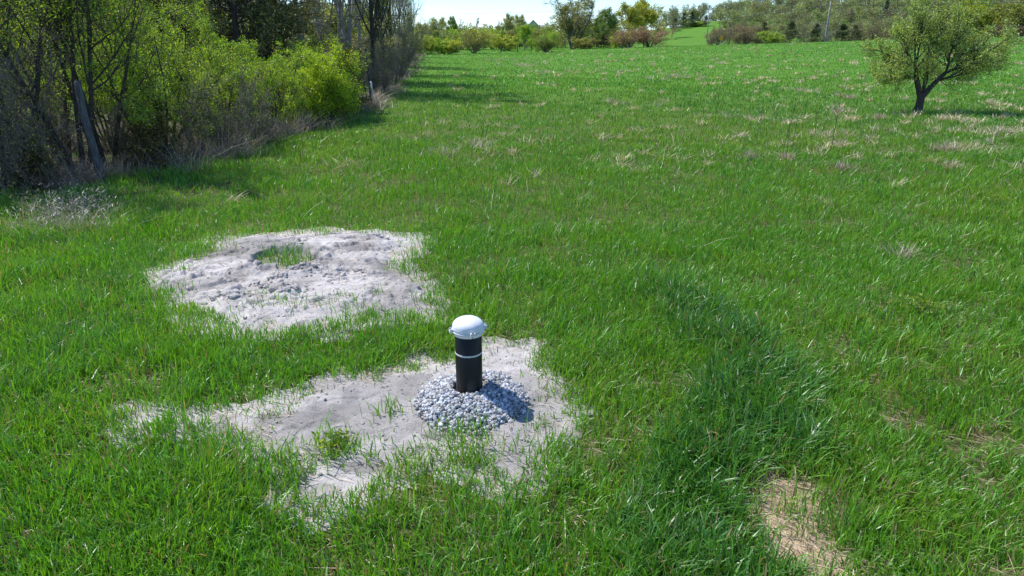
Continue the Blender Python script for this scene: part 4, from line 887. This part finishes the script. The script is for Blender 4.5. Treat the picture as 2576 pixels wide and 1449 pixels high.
tag(link('power_line', tube_mesh('power_line', np.stack([lx, ly, 9.4+(zt-.05-9.4)*((ts-.46)/.46)**2], -1), .018, 4), M_wire), 'very faint upper wire running left across the sky from the utility pole', 'cable', 'overhead cables')
tag(link('power_line', tube_mesh('power_line', np.stack([x1+60*ts, 163-50*ts, zt-.75+1.6*ts-1.2*np.sin(np.pi*ts)], -1), .055, 5), M_wire), 'dark cable running right from the utility pole behind the apple tree', 'cable', 'overhead cables')
e2 = tag(link('utility_pole', None, loc=(x1+60, 113, gz(x1+60, 113))), 'utility pole beyond the right picture edge carrying the right-hand cable', 'utility pole', 'utility poles')
b = MB(); hh = zt+1.2-gz(x1+60, 113); b.lathe([(.18, -.2), (.12, hh), (.001, hh+.02)], 12); link('pole', b.mesh('pole', True), M_pole, e2)

# orange marker on the crest
mx, my = PD(1811, 152), 152.; mg = gz(mx, my)
o = tag(link('marker_sign', None, loc=(mx, my, mg)), 'orange roadside marker sign standing on the crest among grey bushes', 'sign')
b = MB(); b.box((0, 0, .9), (.10, .08, 1.9)); link('sign_post', b.mesh('sign_post'), M_post, o)
b = MB(); b.box((.1, -.06, 1.35), (.75, .03, .85), R=[[.966, 0, .259], [0, 1, 0], [-.259, 0, .966]]); link('sign_panel', b.mesh('sign_panel'), simple('orange_paint', [(.3, (.62, .25, .02)), (.7, (.72, .33, .03))], 3, bstr=0, rough=.6), o)

# far fence posts in front of the far trees
fm = MB(); fm.lathe([(.07, -.2), (.06, 1.25), (.001, 1.27)], 8); fpm = fm.mesh('post', True)
for k, (px_, D, lab) in enumerate([(1260, 124, 'thin far fence post left of the cone-shaped tree'), (1302, 127, 'thin far fence post below the cone-shaped tree'), (1337, 130, 'thin far fence post between cone-shaped tree and dark bush'), (1500, 150, 'thin far fence post left of the small rounded cedar'), (1548, 150, 'thin far fence post left of the reddish brown bush'), (1790, 152, 'thin far fence post left of the orange marker'), (1878, 152, 'dark stubby far fence post below the wide thicket')]):
    x = PD(px_, D); tag(link('fence_post', fpm, M_bark, loc=(x, D, gz(x, D))), lab, 'fence post', 'thin fence posts beyond the field')

# ---------------------------------------------------------------- farmhouse on the rise
hx_, hy_ = PD(1350, 265), 265.; hg = gz(hx_, hy_); zt = H(50, 265)-hg
ho = tag(link('farmhouse', None, loc=(hx_, hy_, hg)), 'farmhouse with shining grey metal roofs behind the trees', 'house')
M_wall = simple('house_wall', [(.3, (.42, .40, .38)), (.7, (.5, .48, .46))], 2, bstr=0); M_roof = simple('metal_roof', [(.3, (.30, .32, .37)), (.7, (.42, .44, .50))], 1.5, bstr=0, rough=.25, spec=.6)
def gable(x0, x1, y0, y1, ze, zr, along):
    w = MB(); w.box(((x0+x1)/2, (y0+y1)/2, (ze-.5)/2), (x1-x0, y1-y0, ze+.5))
    e = .35
    if along == 'x':
        ym = (y0+y1)/2; w.add([(x0, y0, ze), (x0, y1, ze), (x0, ym, zr-.1), (x1, y0, ze), (x1, y1, ze), (x1, ym, zr-.1)], T=[(0, 1, 2), (3, 5, 4)])
        r = [(x0-e, y0-e, ze-.15), (x1+e, y0-e, ze-.15), (x1+e, ym, zr), (x0-e, ym, zr), (x0-e, y1+e, ze-.15), (x1+e, y1+e, ze-.15)]
    else:
        xm = (x0+x1)/2; w.add([(x0, y0, ze), (x1, y0, ze), (xm, y0, zr-.1), (x0, y1, ze), (x1, y1, ze), (xm, y1, zr-.1)], T=[(0, 1, 2), (3, 5, 4)])
        r = [(x0-e, y1+e, ze-.15), (x0-e, y0-e, ze-.15), (xm, y0-e, zr), (xm, y1+e, zr), (x1+e, y1+e, ze-.15), (x1+e, y0-e, ze-.15)]
    link('wall', w.mesh('wall'), M_wall, ho)
    rb = MB(); r = np.array(r); rb.add(np.concatenate([r, r-(0, 0, .18)]), Q=[(0, 1, 2, 3), (3, 2, 5, 4), (7, 6, 9, 8), (8, 9, 10, 11), (0, 6, 7, 1), (5, 11, 10, 4)]); link('roof', rb.mesh('roof'), M_roof, ho)
gable(-3.8, .8, -3, 4, zt-2.2, zt, 'y'); gable(.9, 5.2, -2.5, 3.5, zt-3.1, zt-1.7, 'x')
wm = MB(); wm.box((-1.5, -3.03, zt-2.9), (.9, .06, 1.1)); link('window', wm.mesh('window'), simple('dark_glass', [(.3, (.02, .025, .03)), (.7, (.03, .035, .04))], 2, rough=.1, bstr=0), ho)

# ---------------------------------------------------------------- leafy weeds
for k, (q, rr_, lab) in enumerate([((2310,800), .16, 'bright yellow-green leafy weed clump in the grass at the right'), ((2160,830), .10, 'small leafy weed between the dark grass band and the right weed clump'), ((850,1135), .10, 'low leafy weed growing on the bare sandy strip'), ((2500,520), .16, 'leafy weed in the grass near the right picture edge')]):
    x, y = P0(*q); rw = np.random.default_rng(840+k); n = int(700*rr_/.16); p_ = np.stack([rw.normal(0, rr_*.5, n), rw.normal(0, rr_*.5, n), rw.uniform(.01, .04+rr_*.9, n)], 1)
    V, Q, C = leaf_quads(rw, p_, np.full(n, .030), G1*.75, .42, .7); m_ = MB(); m_.add(V, Q=Q, C=C)
    st = grow(rw, np.zeros((9, 3)), rw.normal(0, .5, (9, 3))+(0, 0, 1.), np.full(9, rr_*1.1), np.full(9, .003), 4, .1, .0)
    V, Q = tubes(*st, 4); m2 = MB(); m2.add(V, Q=Q)
    place('leafy_weed', (m2.mesh('stems'), m_.mesh('foliage')), M_bark, M_leaf, x, y, lab, 'weed', 'leafy weeds', part=SH)

# ---------------------------------------------------------------- tall weed stalks in the field
WG = 'tall dry weed stalks in the field'
def stalk(seed, h, r=.006, branchy=True):
    rng = np.random.default_rng(seed); l0 = grow(rng, np.zeros((1, 3)), np.array([[rng.normal(0, .06), rng.normal(0, .06), 1]]), np.array([h]), np.array([r]), 8, .04, .03, .4)
    b = MB(); V, Q = tubes(*l0, 5); b.add(V, Q=Q)
    if branchy:
        l1 = kids(rng, *l0, 7, .45, .97, 30, .22, .6, 4, .08, .05); V, Q = tubes(l1[0], np.maximum(l1[1], .0025), 3); b.add(V, Q=Q)
    return b.mesh('stalk')
wls = [((2090,380),228,'tallest dark weed stalk, left of the apple tree'), ((2063,352),262,'dark weed stalk just left of the tallest one'), ((2048,348),270,'thin weed stalk second left of the tallest one'), ((2018,325),245,'thin weed stalk above the middle of the right field'), ((1990,395),262,'weed stalk rising beside a low dry clump'), ((1968,390),255,'thin weed stalk in the row left of the tallest'), ((1975,415),300,'short weed stalk in the row left of the tallest'), ((1902,352),250,'weed stalk leaning left at the left end of the row'), ((1912,345),262,'second weed stalk at the left end of the row'), ((1792,335),222,'weed stalk standing apart left of the row'), ((1699,275),210,'thin weed stalk far out in the middle of the field'), ((1215,350),285,'dark weed stalk in the left middle of the field'), ((1182,330),230,'thin leaning weed stalk in the left middle of the field'), ((1062,340),262,'pale branching weed stalk near the hedge side of the field')]
for k, (q, yt, lab) in enumerate(wls):
    x, y = P0(*q); g0 = gz(x, y); h = max(.3, H(yt, y)-g0)
    tag(link('weed_stalk', stalk(700+k, h, .0075 if k == 0 else .0055, k % 3 != 1), M_bark if k < 12 else M_dryst if False else M_bark, loc=(x, y, g0)), lab, 'weed stalk', WG)
